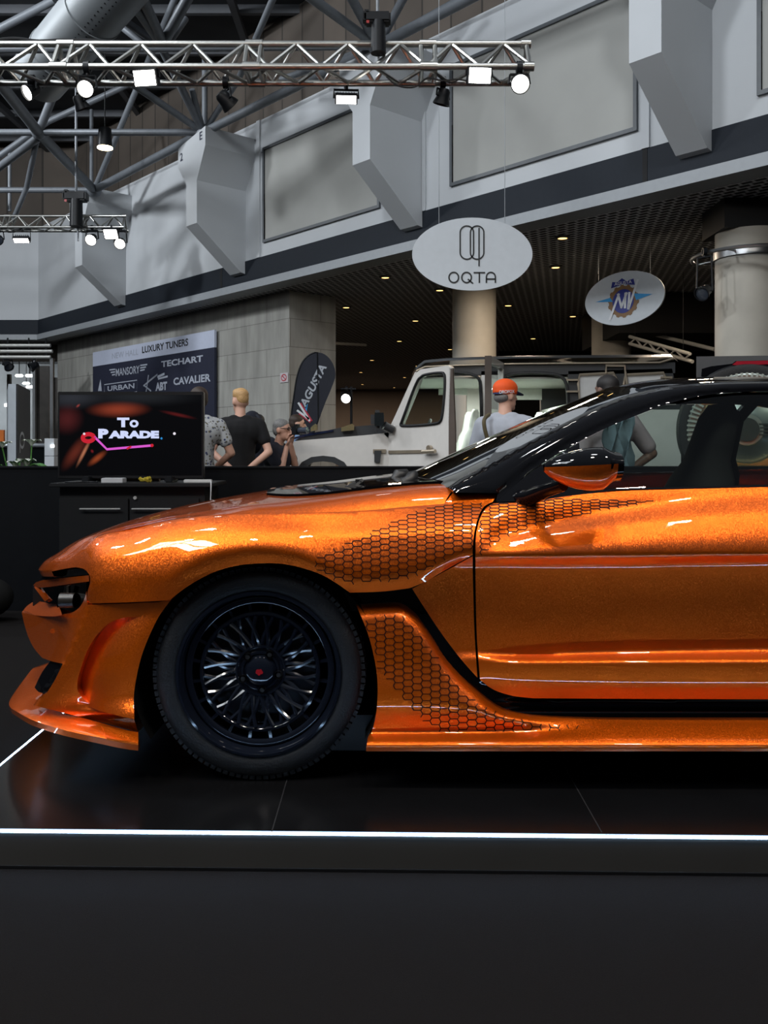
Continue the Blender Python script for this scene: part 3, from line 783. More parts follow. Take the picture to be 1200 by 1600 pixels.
# ---- front wheel
WC = P(404, 1055.5, 2.94); WC.z = PLAT+.3525
def make_wheel():
    """a wheel about its own origin, outer face towards -Y"""
    R = .351
    w = thing('wheel', None, None); 
    return w
TYRE = mat('tyre rubber', (0.009, 0.0098, 0.0115), 0.55, spec=.35, var=.15, bump=.25, bscale=120)
RIM = mat('gloss black rim', (0.006, 0.008, 0.014), 0.09, spec=.5, var=.02)
def wheel(c, parent_car):
    R = .351
    mb = MB()
    prof = [(.268,.0),(.276,-.006),(.290,-.010),(.310,-.010),(.325,-.004),(.336,.006),(.343,.018),(.348,.032),(.350,.055)]
    full = prof+[(r, .265-h) for r, h in prof[::-1]]
    mb.lathe(full, c, (0, 1, 0), 96)
    o = mb.build('tyre', TYRE, wheel_root, 50)
    # tread blocks on the shoulder
    tb = MB()
    for k in range(96):
        a = 2*PI*k/96; e = V((math.cos(a), 0, math.sin(a))); t = V((-math.sin(a), 0, math.cos(a)))
        tb.obox(c+e*.3425+V((0, .030, 0)), t, V((0, .86, 0)).normalized(), e, (.0165, .044, .014))
        tb.obox(c+e*.349+V((0, .13, 0)), t, V((0, 1, 0)), e, (.018, .12, .006))
    tb.build('tread', TYRE, o, 30)
    # side wall rib lettering ring
    mb = MB()
    mb.lathe([(.272,-.004),(.270,-.010),(.262,-.011),(.2595,-.006),(.256,.012),(.252,.030),(.249,.05),(.249,.20),(.268,.26)], c, (0, 1, 0), 96)
    rim = mb.build('rim', RIM, wheel_root, 50)
    sp = MB()
    f = .036                                   # depth of the face
    sp.lathe([(.247,f-.004),(.238,f-.006),(.226,f),(.226,f+.02),(.247,f+.02)], c, (0, 1, 0), 72, closed=True)
    sp.lathe([(.203,f+.012),(.199,f-.004),(.190,f-.006),(.184,f),(.182,f+.02),(.203,f+.02)], c, (0, 1, 0), 72, closed=True)
    for k in range(20):
        a = 2*PI*(k+.5)/20; e = V((math.cos(a), 0, math.sin(a))); t = V((-math.sin(a), 0, math.cos(a)))
        sp.obox(c+e*.2145+V((0, f+.012, 0)), t, V((0, 1, 0)), e, (.010, .018, .03))
    sp.build('outer_ring', RIM, rim, 45)
    sp = MB()
    for k in range(20):
        for s in (1, -1):
            a0 = 2*PI*k/20; pts = []
            for j in range(6):
                q = j/5; r = .078+.108*q; a = a0+s*math.radians(13.5)*(q**.85)
                pts.append(c+V((math.cos(a)*r, f+.016-.018*q**.7 if s > 0 else f+.018-.018*q**.7, math.sin(a)*r)))
            wds = [.0085, .0080, .0072, .0066, .0066, .0075]
            sp.tube(pts, wds, 6)
    sp.build('mesh_spokes', RIM, rim, 35)
    hb = MB()
    hb.lathe([(.088,f+.03),(.088,f+.012),(.083,f+.006),(.078,f+.006),(.075,f+.012),(.066,f+.012),(.063,f+.006),(.057,f+.006),(.054,f+.010),(.046,f+.002),(.044,f-.006),(.036,f-.010),(0,f-.012)], c, (0, 1, 0), 56)
    hub = hb.build('hub', RIM, rim, 40)
    for k in range(5):
        a = math.radians(60+72*k); e = V((math.cos(a), 0, math.sin(a)))
        nb = MB(); nb.lathe([(.0135,-.004),(.0135,.002),(.011,.006),(.0,.006)], c+e*.0625+V((0, f+.004, 0)), (0, 1, 0), 16); nb.cyl(c+e*.0625+V((0, f+.006, 0)), c+e*.0625+V((0, f-.001, 0)), .008, n=6)
        nb.build('wheel_nut', SATIN, rim, 40)
    em = MB(); y = f-.0125
    for cx, cz, r in ((-.006, .003, .0065), (.003, .005, .005), (.006, -.001, .0055), (-.002, -.006, .005), (-.008, -.001, .005)):
        em.cyl(c+V((cx, y, cz)), c+V((cx, y-.001, cz)), r, n=12)
    em.build('hub_emblem', mat('red enamel', (.35, .004, .01), .35), rim, 40)
    dk = MB(); dk.cyl(c+V((0, .10, 0)), c+V((0, .125, 0)), .19, n=48); dk.cyl(c+V((0, .07, 0)), c+V((0, .3, 0)), .07, n=24); dk.build('brake_disc', mat('brake steel', (.03, .03, .035), .4, .8), rim, 30)
    return o
wheel_root = bpy.data.objects.new('wheel', None); COL.objects.link(wheel_root); wheel_root.parent = car
wheel_root.location = WC-ORIG[car.name]; ORIG[wheel_root.name] = WC.copy()
wheel(WC, car)
# other three wheels: same parts
def wheel_copy(loc, far):
    r = wheel_root.copy(); COL.objects.link(r); r.parent = car; r.location = V(loc)-ORIG[car.name]
    if far: r.rotation_euler = (0, 0, PI)
    for ch in list(wheel_root.children):
        cc = ch.copy(); COL.objects.link(cc); cc.parent = r
        for g in list(ch.children):
            d = g.copy(); COL.objects.link(d); d.parent = cc
WR = V((2.25, WC.y-.06, WC.z))
wheel_copy(WR, False); wheel_copy((WC.x, 2*DC-WC.y, WC.z), True); wheel_copy((2.25, 2*DC-WR.y, WC.z), True)
# wheel-arch liners
for cx in (WC.x, 2.25):
    for s in (1, -1):
        mb = MB(); rows = []
        for dy in (0, .62):
            yy = (2.925+dy) if s > 0 else 2*DC-2.925-dy
            rows.append([V((cx+.412*math.cos(t), yy, WC.z-.005+.385*math.sin(t))) for t in [math.radians(-32+244*k/40) for k in range(41)]])
        mb.grid(rows); mb.add(rows[1], [list(range(41))]); mb.build('wheel_arch_liner', mat('liner black', (.003, .003, .003), .95, spec=.05), car, 40)
# ================================================================ THE HALL
WD = V((-1250, 1400, 0)).normalized()      # the long wall runs away to the left along this
WN = V((-WD.y, WD.x, 0))                   # its face towards the hall
W0 = V((3.80, 8.87, 0))
UP = V((0, 0, 1))
def ray_plane(px, py, p0, n):
    d = V(((px-600)/F, 1, -(py-700)/F)); o = V((0, 0, H))
    return o+d*((V(p0)-o).dot(n)/d.dot(n))
def wall_pt(px, py, off=0.0): return ray_plane(px, py, W0+WN*off, WN)
def wall_s(s, z, off=0.0): return W0+WD*s+WN*off+UP*z
def wbox(mb, s0, s1, z0, z1, o0, o1):
    vs = [wall_s(s, z, o) for s in (s0, s1) for o in (o0, o1) for z in (z0, z1)]
    return mb.add(vs, [[0,1,3,2],[4,6,7,5],[0,4,5,1],[2,3,7,6],[0,2,6,4],[1,5,7,3]])
WHITE = mat('white plaster', (.50, .52, .54), .7, var=.04, scale=1.2)
BAND = mat('charcoal band', (.016, .020, .027), .6, spec=.15, var=.05)
TRIMM = mat('grey trim', (.30, .32, .34), .5, var=.04)
PANELG = mat('grey blind fabric', (.36, .36, .34), .8, var=.10, scale=.9)
FRAMEM = mat('grey frame', (.10, .11, .12), .5)

def carpet():
    m = mat('dark carpet', (.0080, .0070, .0069), .95, spec=.08, var=.2, scale=260, bump=.3, bscale=400)
    return m
mb = MB(); mb.add([(-40,-8,0),(40,-8,0),(40,60,0),(-40,60,0)], [[0,1,2,3]]); struct('floor', mb, carpet())

SL = 19.09
# upper white wall, band and trim
mb = MB(); wbox(mb, -6, SL, 4.50, 6.88, 0, -.3); struct('wall_right', mb, WHITE)
mb = MB(); c = wall_s(SL, 0); mb.box((c.x-7, c.y+.15, 5.69), (14, .3, 2.38)); struct('wall_back', mb, WHITE)
mb = MB(); wbox(mb, -6, SL, 4.12, 4.505, .015, -.3); mb.box((c.x-7, c.y+.135, 4.3125), (14.0, .3, .385)); struct('trim_1', mb, BAND)
mb = MB(); wbox(mb, -6, SL+.02, 3.99, 4.125, .05, -.3); mb.box((c.x-7, c.y+.12, 4.0575), (14.1, .34, .135)); struct('trim_2', mb, TRIMM)
# joints of the band (thin dark gaps)
mb = MB()
for px, py in ((347, 440), (1009, 265)):
    q = wall_pt(px, py); s = (q-W0).dot(WD); wbox(mb, s-.03, s+.03, 4.13, 4.50, .02, .01)
struct('trim_3', mb, mat('black joint', (.003, .003, .004), .8))

# window panels behind grey blinds
def wall_window(n, s0, s1, z0, z1):
    root = None
    mb = MB(); wbox(mb, s0, s1, z0, z1, .012, .0); o = struct('window_%d' % n, mb, PANELG)
    fr = MB(); t = .045
    wbox(fr, s0, s1, z0-t, z0, .04, 0); wbox(fr, s0, s1, z1, z1+t, .04, 0); wbox(fr, s0-t, s0, z0-t, z1+t, .04, 0); wbox(fr, s1, s1+t, z0-t, z1+t, .04, 0)
    fr.build('window_frame', FRAMEM, o)
def sz(px, py): q = wall_pt(px, py); return (q-W0).dot(WD), q.z
s1, z0 = sz(415, 375); s0, _ = sz(592, 325); _, z1 = sz(415, 235)
wall_window(1, s0, s1, z0, z1)
s1, z0b = sz(709, 286); s0, _ = sz(992, 200)
wall_window(2, s0, s1, z0b, z1)
s1, z0c = sz(1192, 142); wall_window(3, s1-3.6, s1, z0c, z1)
# pale casing strips around the windows
mb = MB()
for px, a in ((1010, .10), (405, .10), (664, .06)):
    s, _ = sz(px, 300); wbox(mb, s-a/2, s+a/2, 4.505, 6.88, .03, 0)
struct('trim_4', mb, WHITE)

# bracket buttresses under the roof nodes
BT = []
for pxw, nm in ((197, 'far'), (384, 'second'), (661, 'third'), (1113, 'near')):
    q = wall_pt(pxw, 400); BT.append((q-W0).dot(WD))
def bracket(s, name, label, extra=None):
    r = thing(name, label, 'buttress', wall_s(s, 4.3), 'white roof buttresses')
    mb = MB(); T = .36; dep = .98
    prof = [(0, 4.28), (.10, 4.30), (dep, 5.03), (dep, 5.75), (0, 5.75)]
    def ring(ss, pr): return [wall_s(ss, z, o) for o, z in pr]
    a, b = ring(s, prof), ring(s+T, prof)
    mb.add(a+b, [[0,1,2,3,4],[9,8,7,6,5]]+[[i, 5+i, 5+(i+1) % 5, (i+1) % 5] for i in range(5)])
    # flared head
    lo_ = [wall_s(s, 5.75, 0), wall_s(s, 5.75, dep), wall_s(s+T, 5.75, dep), wall_s(s+T, 5.75, 0)]
    hi_ = [wall_s(s-.28, 6.28, 0), wall_s(s-.28, 6.28, dep), wall_s(s+T+.28, 6.12, dep), wall_s(s+T+.28, 6.12, 0)]
    tp = [wall_s(s-.28, 6.60, 0), wall_s(s-.28, 6.60, dep), wall_s(s+T+.28, 6.45, dep), wall_s(s+T+.28, 6.45, 0)]
    mb.grid([lo_, hi_, tp], closed=True); mb.add(tp, [[0, 1, 2, 3]])
    mb.build('buttress_body', WHITE, r, 0)
    if extra:
        for ch, ss, z in extra:
            lt = MB(); letters(lt, ch, wall_s(ss, z, dep+.004), -WD, UP, .09, .14, bold=.02); lt.build('node_mark', mat('navy print', (.02, .025, .05), .6), r)
    return r
bracket(BT[0], 'wall_buttress', 'white wall buttress above the left truss end, furthest from the camera')
bracket(BT[1], 'wall_buttress', 'white wall buttress with a small printed E and 2 on its head', [('E', BT[1]-.14, 6.47), ('2', BT[1]+.52, 6.27)])
bracket(BT[2], 'wall_buttress', 'white wall buttress directly above the large oval sign, between two grey blinds')
bracket(BT[3], 'wall_buttress', 'big white wall buttress at upper right, nearest the camera')

# boarded wall above, dark roof
def boards():
    m = mat('brown boards', (.105, .085, .068), .8, var=.0)
    nt = m.node_tree; b = nt.nodes['Principled BSDF']; tc = nt.nodes.new('ShaderNodeTexCoord')
    vm = nt.nodes.new('ShaderNodeVectorMath'); vm.operation = 'DOT_PRODUCT'; vm.inputs[1].default_value = WD
    nt.links.new(tc.outputs['Object'], vm.inputs[0])
    w = nt.nodes.new('ShaderNodeMath'); w.operation = 'MULTIPLY'; w.inputs[1].default_value = 1.6; nt.links.new(vm.outputs['Value'], w.inputs[0])
    fr = nt.nodes.new('ShaderNodeMath'); fr.operation = 'FRACT'; nt.links.new(w.outputs[0], fr.inputs[0])
    st = nt.nodes.new('ShaderNodeMath'); st.operation = 'GREATER_THAN'; st.inputs[1].default_value = .06; nt.links.new(fr.outputs[0], st.inputs[0])
    fl = nt.nodes.new('ShaderNodeMath'); fl.operation = 'FLOOR'; nt.links.new(w.outputs[0], fl.inputs[0])
    wn = nt.nodes.new('ShaderNodeTexWhiteNoise'); wn.noise_dimensions = '1D'; nt.links.new(fl.outputs[0], wn.inputs['W'])
    no = nt.nodes.new('ShaderNodeTexNoise'); no.inputs['Scale'].default_value = 1.1; nt.links.new(tc.outputs['Object'], no.inputs['Vector'])
    ad = nt.nodes.new('ShaderNodeMath'); ad.operation = 'MULTIPLY'; nt.links.new(wn.outputs['Value'], ad.inputs[0]); ad.inputs[1].default_value = .5
    a2 = nt.nodes.new('ShaderNodeMath'); a2.operation = 'ADD'; nt.links.new(ad.outputs[0], a2.inputs[0]); nt.links.new(no.outputs['Fac'], a2.inputs[1])
    m2 = nt.nodes.new('ShaderNodeMath'); m2.operation = 'MULTIPLY'; nt.links.new(a2.outputs[0], m2.inputs[0]); nt.links.new(st.outputs[0], m2.inputs[1])
    mx = nt.nodes.new('ShaderNodeMix'); mx.data_type = 'RGBA'; mx.inputs['A'].default_value = (.030, .025, .021, 1); mx.inputs['B'].default_value = (.098, .079, .064, 1)
    nt.links.new(m2.outputs[0], mx.inputs['Factor']); nt.links.new(mx.outputs['Result'], b.inputs['Base Color'])
    return m
BOARD = boards()
mb = MB(); wbox(mb, -6, SL+.5, 6.7, 9.3, -1.0, -1.3); cc = wall_s(SL, 0, -1.0); mb.box((cc.x-8, cc.y+.15, 8.0), (16, .3, 2.6)); struct('wall_front', mb, BOARD)
mb = MB(); wbox(mb, -6, SL+.4, 6.80, 6.86, 0, -1.1); mb.box((c.x-7, c.y+.6, 6.83), (14, 1.2, .06)); struct('trim_5', mb, WHITE)
mb = MB(); mb.box((-8, 21.5, 9.4), (40, 19, .2)); struct('ceiling', mb, mat('dark roof deck', (.03, .032, .036), .8, var=.2, scale=2))
# roof purlins seen as dark bars
pr = MB()
for k in range(9): pr.box((-8, 13+k*1.7, 9.22), (34, .10, .16))
for k in range(6): pr.box((-12+k*3.1, 20, 9.12), (.12, 14, .14))
struct('trim_6', pr, mat('roof purlin', (.075, .08, .09), .6))

# soffit with egg-crate grid
def grid_ceiling():
    m = mat('egg crate grid', (.02, .02, .022), .7, var=0)
    nt = m.node_tree; b = nt.nodes['Principled BSDF']; tc = nt.nodes.new('ShaderNodeTexCoord')
    mp = nt.nodes.new('ShaderNodeMapping'); mp.inputs['Rotation'].default_value = (0, 0, -math.atan2(WD.y, WD.x))
    nt.links.new(tc.outputs['Object'], mp.inputs['Vector'])
    br = nt.nodes.new('ShaderNodeTexBrick'); br.inputs['Scale'].default_value = 1.0
    br.inputs['Brick Width'].default_value = .15; br.inputs['Row Height'].default_value = .10; br.inputs['Mortar Size'].default_value = .017; br.inputs['Mortar Smooth'].default_value = .1
    br.inputs['Color1'].default_value = (.004, .004, .004, 1); br.inputs['Color2'].default_value = (.008, .008, .008, 1); br.inputs['Mortar'].default_value = (.60, .61, .62, 1)
    nt.links.new(mp.outputs[0], br.inputs['Vector']); nt.links.new(br.outputs['Color'], b.inputs['Base Color'])
    bp = nt.nodes.new('ShaderNodeBump'); bp.inputs['Strength'].default_value = 1; bp.inputs['Distance'].default_value = .02
    nt.links.new(br.outputs['Fac'], bp.inputs['Height']); nt.links.new(bp.outputs['Normal'], b.inputs['Normal'])
    return m
a, b_ = wall_s(-6, 0, -.28), wall_s(SL+.2, 0, -.28)
mb = MB(); top = [V((a.x, a.y, 4.0)), V((b_.x, b_.y, 4.0)), V((-26, b_.y+.1, 4.0)), V((-26, 46, 4.0)), V((34, 46, 4.0)), V((34, a.y, 4.0))]
flat(mb, top); mb2 = MB(); mb2.prism(top, (0, 0, .2)); struct('ceiling_soffit', mb2, grid_ceiling(), 10)

# concrete wall block
def concrete():
    m = mat('board concrete', (.16, .155, .14), .85, var=0)
    nt = m.node_tree; b = nt.nodes['Principled BSDF']; tc = nt.nodes.new('ShaderNodeTexCoord')
    vm = nt.nodes.new('ShaderNodeVectorMath'); vm.operation = 'DOT_PRODUCT'; vm.inputs[1].default_value = WD+WN*-1.0
    nt.links.new(tc.outputs['Object'], vm.inputs[0])
    sp = nt.nodes.new('ShaderNodeSeparateXYZ'); nt.links.new(tc.outputs['Object'], sp.inputs[0])
    cb = nt.nodes.new('ShaderNodeCombineXYZ'); nt.links.new(vm.outputs['Value'], cb.inputs['X']); nt.links.new(sp.outputs['Z'], cb.inputs['Y'])
    br = nt.nodes.new('ShaderNodeTexBrick'); br.offset = 0.5; br.inputs['Scale'].default_value = 1
    br.inputs['Brick Width'].default_value = 1.35; br.inputs['Row Height'].default_value = .50; br.inputs['Mortar Size'].default_value = .008
    br.inputs['Color1'].default_value = (.25, .245, .225, 1); br.inputs['Color2'].default_value = (.30, .295, .27, 1); br.inputs['Mortar'].default_value = (.17, .165, .15, 1)
    nt.links.new(cb.outputs[0], br.inputs['Vector'])
    no = nt.nodes.new('ShaderNodeTexNoise'); no.inputs['Scale'].default_value = 2.2; no.inputs['Detail'].default_value = 6
    mp = nt.nodes.new('ShaderNodeMapping'); mp.inputs['Scale'].default_value = (2.2, .45, 1); nt.links.new(cb.outputs[0], mp.inputs['Vector']); nt.links.new(mp.outputs[0], no.inputs['Vector'])
    rp = nt.nodes.new('ShaderNodeMapRange'); rp.inputs['From Min'].default_value = .3; rp.inputs['From Max'].default_value = .7; rp.inputs['To Min'].default_value = .98; rp.inputs['To Max'].default_value = 1.45
    nt.links.new(no.outputs['Fac'], rp.inputs['Value'])
    mx = nt.nodes.new('ShaderNodeVectorMath'); mx.operation = 'SCALE'; nt.links.new(br.outputs['Color'], mx.inputs[0]); nt.links.new(rp.outputs[0], mx.inputs['Scale'])
    nt.links.new(mx.outputs[0], b.inputs['Base Color'])
    return m
CONC = concrete()
PC = PZ(452, 453, 4.0)
mb = MB()
q = [PC, PC+WD*10.4, PC+WD*10.4-WN*1.05, PC-WN*1.05]
mb.prism([V((p.x, p.y, 0)) for p in q], (0, 0, 3.99)); struct('wall_concrete', mb, CONC, 10)
def conc_pt(px, py, off=.0): return ray_plane(px, py, PC+WN*off, WN)
# far rooms
mb = MB(); mb.box((-2, 43, 2), (60, .3, 4)); struct('wall_far', mb, mat('pinkish plaster', (.16, .125, .105), .8, var=.08, scale=1))
mb = MB(); mb.box((P(940, 560, 26).x+6, 26, 2.0), (18, .3, 4)); struct('wall_dark', mb, mat('black drape', (.006, .006, .007), .9))
mb = MB(); qx = P(560, 650, 36); mb.box((qx.x-4.2, 36, 2), (4.4, .3, 4)); struct('wall_partition', mb, mat('taupe plaster', (.10, .085, .072), .8))
# dark ceiling drop at right
mb = MB(); mb.box((7.3, 17.5, 3.62), (6.2, 3.0, .72)); struct('trim_7', mb, mat('black drape', (0, 0, 0)))
# a back-lit glazed shopfront at far left
mb = MB(); mb.box((-17.2, 30, 2), (16.5, .3, 4)); struct('wall_shop', mb, mat('shop grey', (.20, .215, .225), .7, var=.3, scale=.8))

# ---------------------------------------------------------------- round columns
COLM = mat('cream stone', (.46, .43, .37), .6, var=.10, scale=3)
def column(px, w, D, label, ztop=4.0):
    r = w/2/F*D; c = P(px, 700, D)
    o = thing('round_column', label, 'column', (c.x, c.y, 0))
    mb = MB(); mb.cyl((c.x, c.y, 0), (c.x, c.y, ztop), r, n=48); mb.build('shaft', COLM, o, 40)
    mb = MB(); mb.lathe([(r+.002, 0), (r+.03, 0), (r+.03, .12), (r+.002, .12)], (c.x, c.y, 0), UP, 48); mb.build('column_base', TRIMM, o, 30)
    return o, c, r
column(741, 68, 15.4, 'round cream column under the large oval sign')
column(955, 60, 17.5, 'round cream column under the small oval sign, the slimmest one')
oc, ccn, rc = column(1171, 102, 10.3, 'thick round cream column at the right edge, ringed by a lamp rail', 3.67)
mb = MB(); mb.box((ccn.x+.42, ccn.y+.05, 3.835), (1.64, .70, .33)); mb.build('capital_block', mat('black beam', (.006, .007, .008), .6), oc)
# lamp rail ring round the column
rr = thing('ring_rail', 'chrome ring rail hung around the thick right-hand column', 'lamp rail', (ccn.x, ccn.y, 3.4))
zc = H+(700-402)/F*10.3
mb = MB(); mb.tube([V((ccn.x+.63*math.cos(t), ccn.y+.63*math.sin(t), zc)) for t in [2*PI*k/56 for k in range(56)]], .022, 8, closed=True)
mb.build('ring', mat('brushed steel', (.45, .46, .47), .35, 1.0), rr)
mb = MB()
for k in range(4):
    t = PI/4+k*PI/2; mb.cyl((ccn.x+rc*math.cos(t), ccn.y+rc*math.sin(t), zc+.02), (ccn.x+.63*math.cos(t), ccn.y+.63*math.sin(t), zc), .014)
mb.lathe([(rc+.001, -.05), (rc+.02, -.05), (rc+.02, .05), (rc+.001, .05)], (ccn.x, ccn.y, zc+.02), UP, 40)
mb.build('bracket', mat('brushed steel', (.45, .46, .47), .35, 1.0), rr)

# ---------------------------------------------------------------- downlights
DLM = mat('warm lamp', (1, .8, .4), .5, emit=(1, .60, .20), estr=3.2, var=0)
DLR = mat('lamp trim ring', (.10, .095, .085), .4, .5)
dls = [(879,370,'warm downlight right of the large oval sign, nearest to it'),(1105,370,'warm downlight just left of the black column capital at right'),(868,416,'warm downlight below right of the large oval sign, level with its lettering'),
 (602,432,'warm downlight left of the large oval sign by the fascia'),(687,452,'warm downlight at the lower left rim of the large oval sign'),(794,476,'warm downlight between the two oval signs, right of the middle column'),
 (895,493,'warm downlight at the left rim of the small oval sign'),(649,500,'warm downlight half way between concrete block and middle column'),(541,479,'warm downlight beside the top edge of the concrete block'),
 (624,532,'warm downlight left of the middle column, third row from the fascia'),(833,528,'warm downlight low between middle and slim columns'),(703,545,'warm downlight touching the left side of the middle column'),
 (775,556,'warm downlight at the right foot of the middle column above the roof'),(581,562,'warm downlight above right of the dark feather flag'),(652,571,'warm downlight above the open front door of the pale off-road car'),
 (564,581,'small warm downlight right of the feather flag top'),(632,589,'small warm downlight left of the open off-road car door'),(566,600,'small warm downlight lowest beside the feather flag'),(616,605,'small warm downlight furthest away near the open door hinge')]
first = None
for px, py, lb in dls:
    p = PZ(px, py, 3.998)
    if first is None:
        first = thing('downlight', lb, 'ceiling lamp', p, 'warm downlights in the dark grid ceiling')
        mb = MB(); mb.cyl((0, 0, -.005), (0, 0, -.022), .060, n=20); mb.build('lamp_glass', DLM, first, 30, local=True)
        mb = MB(); mb.lathe([(.066, 0), (.066, -.026), (.10, -.02), (.105, 0)], (0, 0, 0), UP, 24); mb.build('trim_ring', DLR, first, 30, local=True)
    else: dup(first, p, label=lb)

# ---------------------------------------------------------------- roof space frame
SF = thing('roof_space_frame', 'grey tubular space frame under the dark roof at upper left', 'roof frame', P(318, 207, 15.4))
STEEL = mat('painted steel tube', (.17, .185, .205), .45, .2, var=.08)
def tubeP(a, b, r, nm): 
    mb = MB(); mb.cyl(P(*a), P(*b), r, n=12); return mb.build(nm, STEEL, SF, 40)
N1, N2, N3 = (147,297,18.4), (318,207,15.4), (590,72,11.8)
chords = [((-160,207,15.4), N2, .058), ((-160,297,18.4), N1, .058), ((-220,80,11.8), N3, .05), (N1, N2, .075), (N2, N3, .07), (N3, (1035,-160,8.6), .07)]
for a, b, r in chords: tubeP(a, b, r, 'chord')
diag = [(N1, (60,207,15.4), .09), ((60,207,15.4), (-10,118,13.5), .09), (N1, (232,95,16.5), .055), ((232,95,16.5), (285,-30,15), .055), ((143,297,18.6), (143,172,19), .04), ((60,207,15.4), (98,112,14.8), .07), ((98,112,14.8), (125,40,14), .06),
 ((60,207,15.6), (42,292,16.5), .05), ((60,215,15.6), (-10,268,16.5), .07), ((15,230,19), (15,330,19), .04), ((75,190,18), (205,130,18), .06), ((-10,250,18), (75,190,18), .06), ((42,292,18), (20,345,18.5), .05),
 (N2, (250,70,14), .065), (N2, (205,130,14.5), .06), ((320,85,15.8), (320,207,15.6), .05), (N2, (372,125,14.6), .05), ((372,125,14.6), (430,-10,13), .05), (N2, (300,140,14.8), .05),
 ((255,68,13.2), (300,-15,12.5), .075), ((255,68,13.2), (215,-20,12), .075), ((250,66,13.2), (190,-20,12), .07), ((245,68,13.5), (165,12,13), .06), ((225,70,13.5), (160,18,13.5), .05), ((262,70,13.4), (290,30,14), .05),
 (N3, (470,-15,10.4), .06), (N3, (540,-20,10.6), .06), (N3, (645,-30,11), .055), (N3, (790,-40,11.5), .055), (N3, (440,124,14.0), .0501), ((-20,55,15.5), (85,0,15), .07)]
for a, b, r in diag: tubeP(a, b, r, 'diagonal')
for n_, r in ((N1, .15), (N2, .14), (N3, .13), ((60,207,15.4), .12), ((255,68,13.2), .13)):
    mb = MB(); mb.ball(P(*n_), r, 14, 8); mb.build('node', STEEL, SF, 60)

# big perforated duct
du = thing('air_duct', 'large round grey air duct with two rows of holes, top left', 'duct', P(120, 40, 12))
DUCT = mat('galvanised duct', (.20, .215, .225), .5, .3, var=.06, scale=3)
a, b_ = P(60, 120, 13.6), P(262, -120, 11.0); ax = (b_-a).normalized()
mb = MB(); mb.cyl(a, b_, .41, n=40); mb.build('duct_body', DUCT, du, 40)
for k in range(3):
    q = a+(b_-a)*(.18+.3*k); mb = MB(); mb.lathe([(.411,-.012),(.425,-.008),(.425,.008),(.411,.012)], q, ax, 40); mb.build('duct_joint', DUCT, du, 40)
toC = (V((0, 0, H))-(a+b_)/2).normalized(); toC = (toC-ax*toC.dot(ax)).normalized(); sd = ax.cross(toC)
hm = MB()
for k in range(40):
    for j in (0, 1):
        an = .10+.22*j; e = toC*math.cos(an)+sd*math.sin(an); q = a+(b_-a)*((k+.5*j)/40)+e*.409
        hm.cyl(q, q+e*.006, .012, n=8)
h = hm.build('duct_holes', mat('hole dark', (.01, .01, .012), .9), du); h['kind'] = 'stuff'

# ---------------------------------------------------------------- lighting trusses
ALU = mat('aluminium truss', (.42, .42, .40), .36, 1.0, var=.06)
def truss(name, label, x0, x1, D, zb, side, hgt, bay, n_lab=None):
    r = thing(name, label, 'lighting truss', (x1, D, zb))
    rt = .024*side/.29
    B1, B2, T = (D, zb), (D+side, zb), (D+side/2, zb+hgt)
    for nm, (y, z) in (('lower_chord', B1), ('lower_chord', B2), ('upper_chord', T)):
        mb = MB(); mb.cyl((x0, y, z), (x1, y, z), rt, n=12); mb.build(nm, ALU, r, 40)
    n = int((x1-x0)/bay); faces = ((B1, T), (B2, T), (B1, B2))
    for fi, (A, B) in enumerate(faces):
        mb = MB()
        for k in range(n):
            xa = x0+(x1-x0)*k/n; xm = x0+(x1-x0)*(k+.5)/n; xb = x0+(x1-x0)*(k+1)/n
            mb.cyl((xa, A[0], A[1]), (xm, B[0], B[1]), rt*.62, n=7); mb.cyl((xm, B[0], B[1]), (xb, A[0], A[1]), rt*.62, n=7)
        mb.build('lacing', ALU, r, 40)
    # section joints
    L = x1-x0
    for q in (.36, .62, .86, 1.0):
        j = MB(); xj = x0+L*q
        for (A, B) in faces:
            for dx in (-.05, .05) if q < 1 else (-.02,): j.cyl((xj+dx, A[0], A[1]), (xj+dx, B[0], B[1]), rt*.7, n=7)
        for (y, z) in (B1, B2, T): j.cyl((xj-.06, y, z), (xj+(.06 if q < 1 else .01), y, z), rt*1.35, n=10)
        j.build('section_joint', ALU, r, 40)
    return r
DT = 6.36; ZT = H+596/F*DT
T1 = truss('lighting_truss', 'silver triangular lighting truss across the top, hung with black lamps', -4.2, P(832, 100, DT).x, DT, ZT, .29, .225, .36)
DT2 = 16.4; ZT2 = H+345/F*DT2
T2 = truss('lighting_truss', 'distant silver lighting truss at left, in front of the far buttress', -10.5, P(193, 355, DT2).x, DT2, ZT2, .29, .24, .42)
# cable along the near truss
mb = MB(); mb.tube(cr3([P(x, y-4, 6.505) for x, y in ((-40,70),(20,64),(60,68),(110,66),(180,69),(260,72),(330,73),(352,69))], 5), .011, 6)
mb.tube(cr3([P(x, y, 6.4) for x, y in ((604,120),(622,134),(648,136),(668,122),(690,126),(715,124),(735,128))], 5), .006, 6)
tag(mb.build('power_cable', SATIN), 'black cable looped along the near lighting truss', 'cable')

